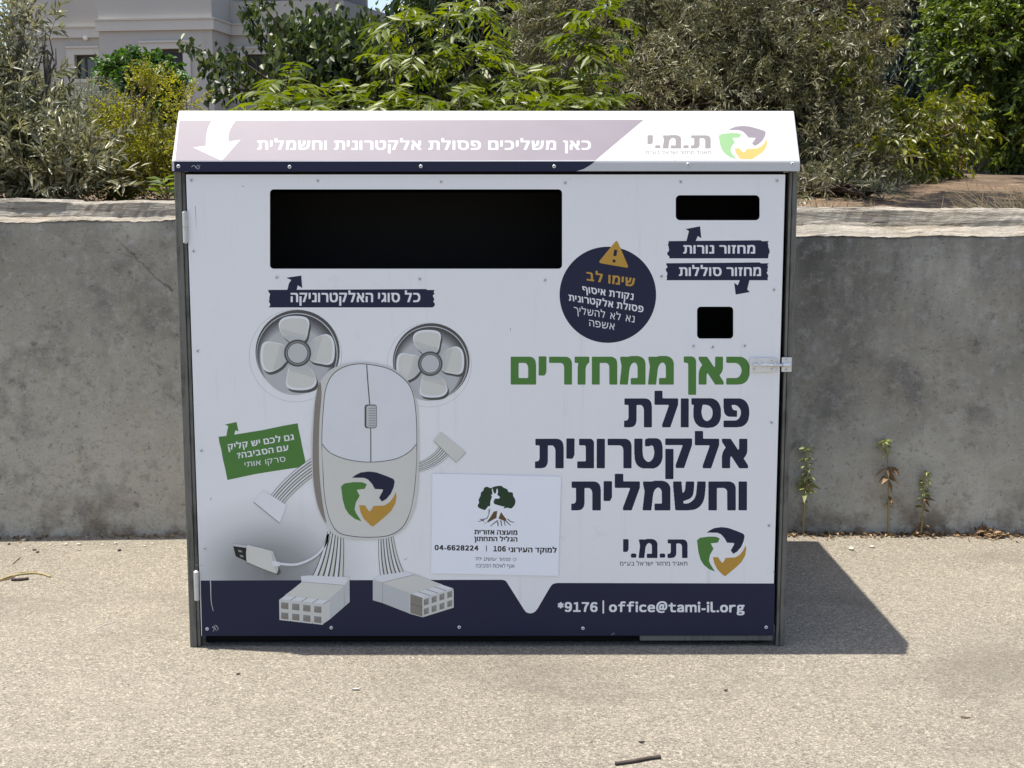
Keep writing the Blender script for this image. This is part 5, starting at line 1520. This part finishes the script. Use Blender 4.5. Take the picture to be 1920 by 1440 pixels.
def rock_bm(r, seed):
    rr = random.Random(seed); bm = bmesh.new(); bmesh.ops.create_icosphere(bm, subdivisions=2, radius=1.0)
    sx, sy, sz = rr.uniform(0.8, 1.4), rr.uniform(0.7, 1.1), rr.uniform(0.45, 0.7)
    for v_ in bm.verts:
        k = 1 + 0.18 * math.sin(v_.co.x * 3 + seed) + 0.12 * math.sin(v_.co.y * 5 + seed * 2) + rr.uniform(-0.06, 0.06)
        v_.co = Vector((v_.co.x * sx * k * r, v_.co.y * sy * k * r, v_.co.z * sz * k * r))
    return bm
PEB = [(44, 1014, 8), (17, 1021, 6), (94, 1022, 5), (124, 1022, 7), (148, 1022, 8), (163, 1008, 6), (192, 1022, 5), (216, 1020, 7), (224, 1033, 8), (272, 1025, 6), (286, 1020, 5), (317, 1029, 5), (70, 1036, 6), (46, 1031, 5), (342, 1018, 5), (150, 1032, 5), (100, 1025, 4), (65, 1032, 6)]
for k, (u, v, s) in enumerate(PEB):
    g0 = on_ground(u, v); r = s * 0.5 * 5.75 / F_PX
    m = MB(); m.bm(rock_bm(r, k), 0, True)
    m.v = [(a + g0[0], b + g0[1], c + r * 0.4) for a, b, c in m.v]
    o = m.build('pebble', M['stone'] if k not in (1, 8, 12, 17) else M['twig_dark'], None)
    dark = k in (1, 8, 12, 17)
    tag(o, 'dark stone chip on the sunlit asphalt near the wall\'s left stretch' if dark else 'small pale stone chip on the asphalt below the wall\'s left stretch', 'pebble', 'dark chips near the wall' if dark else 'pale pebbles below the wall')
for u, v, s, lab in ((624, 1036 - 4, 0, ''),): pass
for (u, v, r, lab) in ((1596, 1031, 6, 'yellowish stone chip on the ground between the container shadow and the weeds'), (1635, 1027, 5, 'grey stone chip just right of the yellowish chip')):
    g0 = on_ground(u, v); rr_ = r * 5.75 / F_PX; m = MB(); m.bm(rock_bm(rr_, u), 0, True); m.v = [(a + g0[0], b + g0[1], c + rr_ * 0.4) for a, b, c in m.v]
    tag(m.build('pebble', M['stone'], None), lab, 'pebble')
def twig(pts, r, label, mat='twig_dark', name='twig'):
    P = [on_ground(u, v) for u, v in pts]; P = [(p[0], p[1], r * 0.9) for p in P]
    C = spline(P, False, 4)
    m = MB(); rr_ = random.Random(len(pts) + int(pts[0][0])); m.tube(C, [r * rr_.uniform(0.85, 1.1) for _ in C], 8)
    o = m.build(name, M[mat], None); tag(o, label, 'twig')
twig([(1154, 1435), (1190, 1430), (1215, 1425), (1238, 1422)], 0.0055, 'thick dark bent twig lying at the bottom edge of the photo')
twig([(24, 1059), (31, 1052), (38, 1046)], 0.0018, 'thin dark twig on the asphalt near the left edge')
twig([(0, 1089), (20, 1082), (48, 1077), (75, 1077), (95, 1083)], 0.004, 'straw-coloured dry stalk at the left edge', 'weed_stem')
twig([(-10, 1092), (18, 1086), (40, 1075), (70, 1074)], 0.0025, 'thinner reddish dry stalk crossing the straw-coloured one', 'bark_tan')
twig([(22, 1089), (36, 1089), (54, 1087)], 0.006, 'short dark piece of bark beside the straw-coloured stalk')
twig([(170, 1184), (195, 1172), (222, 1163)], 0.0012, 'thin white straw lying on the open asphalt at left', 'pale_post')
def curled(u, v, w, l, rot, mat, label):
    g0 = on_ground(u, v); m = MB(); vs = []; nx, ny = 7, 4
    for i in range(nx):
        for j in range(ny):
            t = i / (nx - 1); s = (j / (ny - 1) - 0.5)
            wd = w * math.sin(math.pi * min(0.97, t * 0.9 + 0.08)); x = (t - 0.5) * l; yy = s * wd; z = 0.0015 + 1.6 * w * (s * s) + 0.15 * l * (t - 0.4) ** 2
            vs.append((g0[0] + x * math.cos(rot) - yy * math.sin(rot), g0[1] + x * math.sin(rot) + yy * math.cos(rot), z))
    m.add(vs, [(i * ny + j, (i + 1) * ny + j, (i + 1) * ny + j + 1, i * ny + j + 1) for i in range(nx - 1) for j in range(ny - 1)], 0, True)
    o = m.build('fallen_leaf', M[mat], None); tag(o, label, 'leaf')
curled(668, 1294, 0.009, 0.028, 0.1, 'pale_post', 'small pale curled leaf on the asphalt in front of the navy band')
curled(447, 1265, 0.007, 0.014, 0.5, 'twig_dark', 'tiny dark leaf scrap below the container\'s left corner')
curled(1361, 1296, 0.008, 0.013, 0.2, 'twig_dark', 'tiny dark leaf scrap below the printed contact line')
curled(1203, 1393, 0.008, 0.018, 0.0, 'twig_dark', 'small oval dark leaf just above the thick twig')
curled(1810, 1347, 0.006, 0.028, -0.3, 'dry_leaf', 'thin greyish leaf on the open asphalt at lower right')
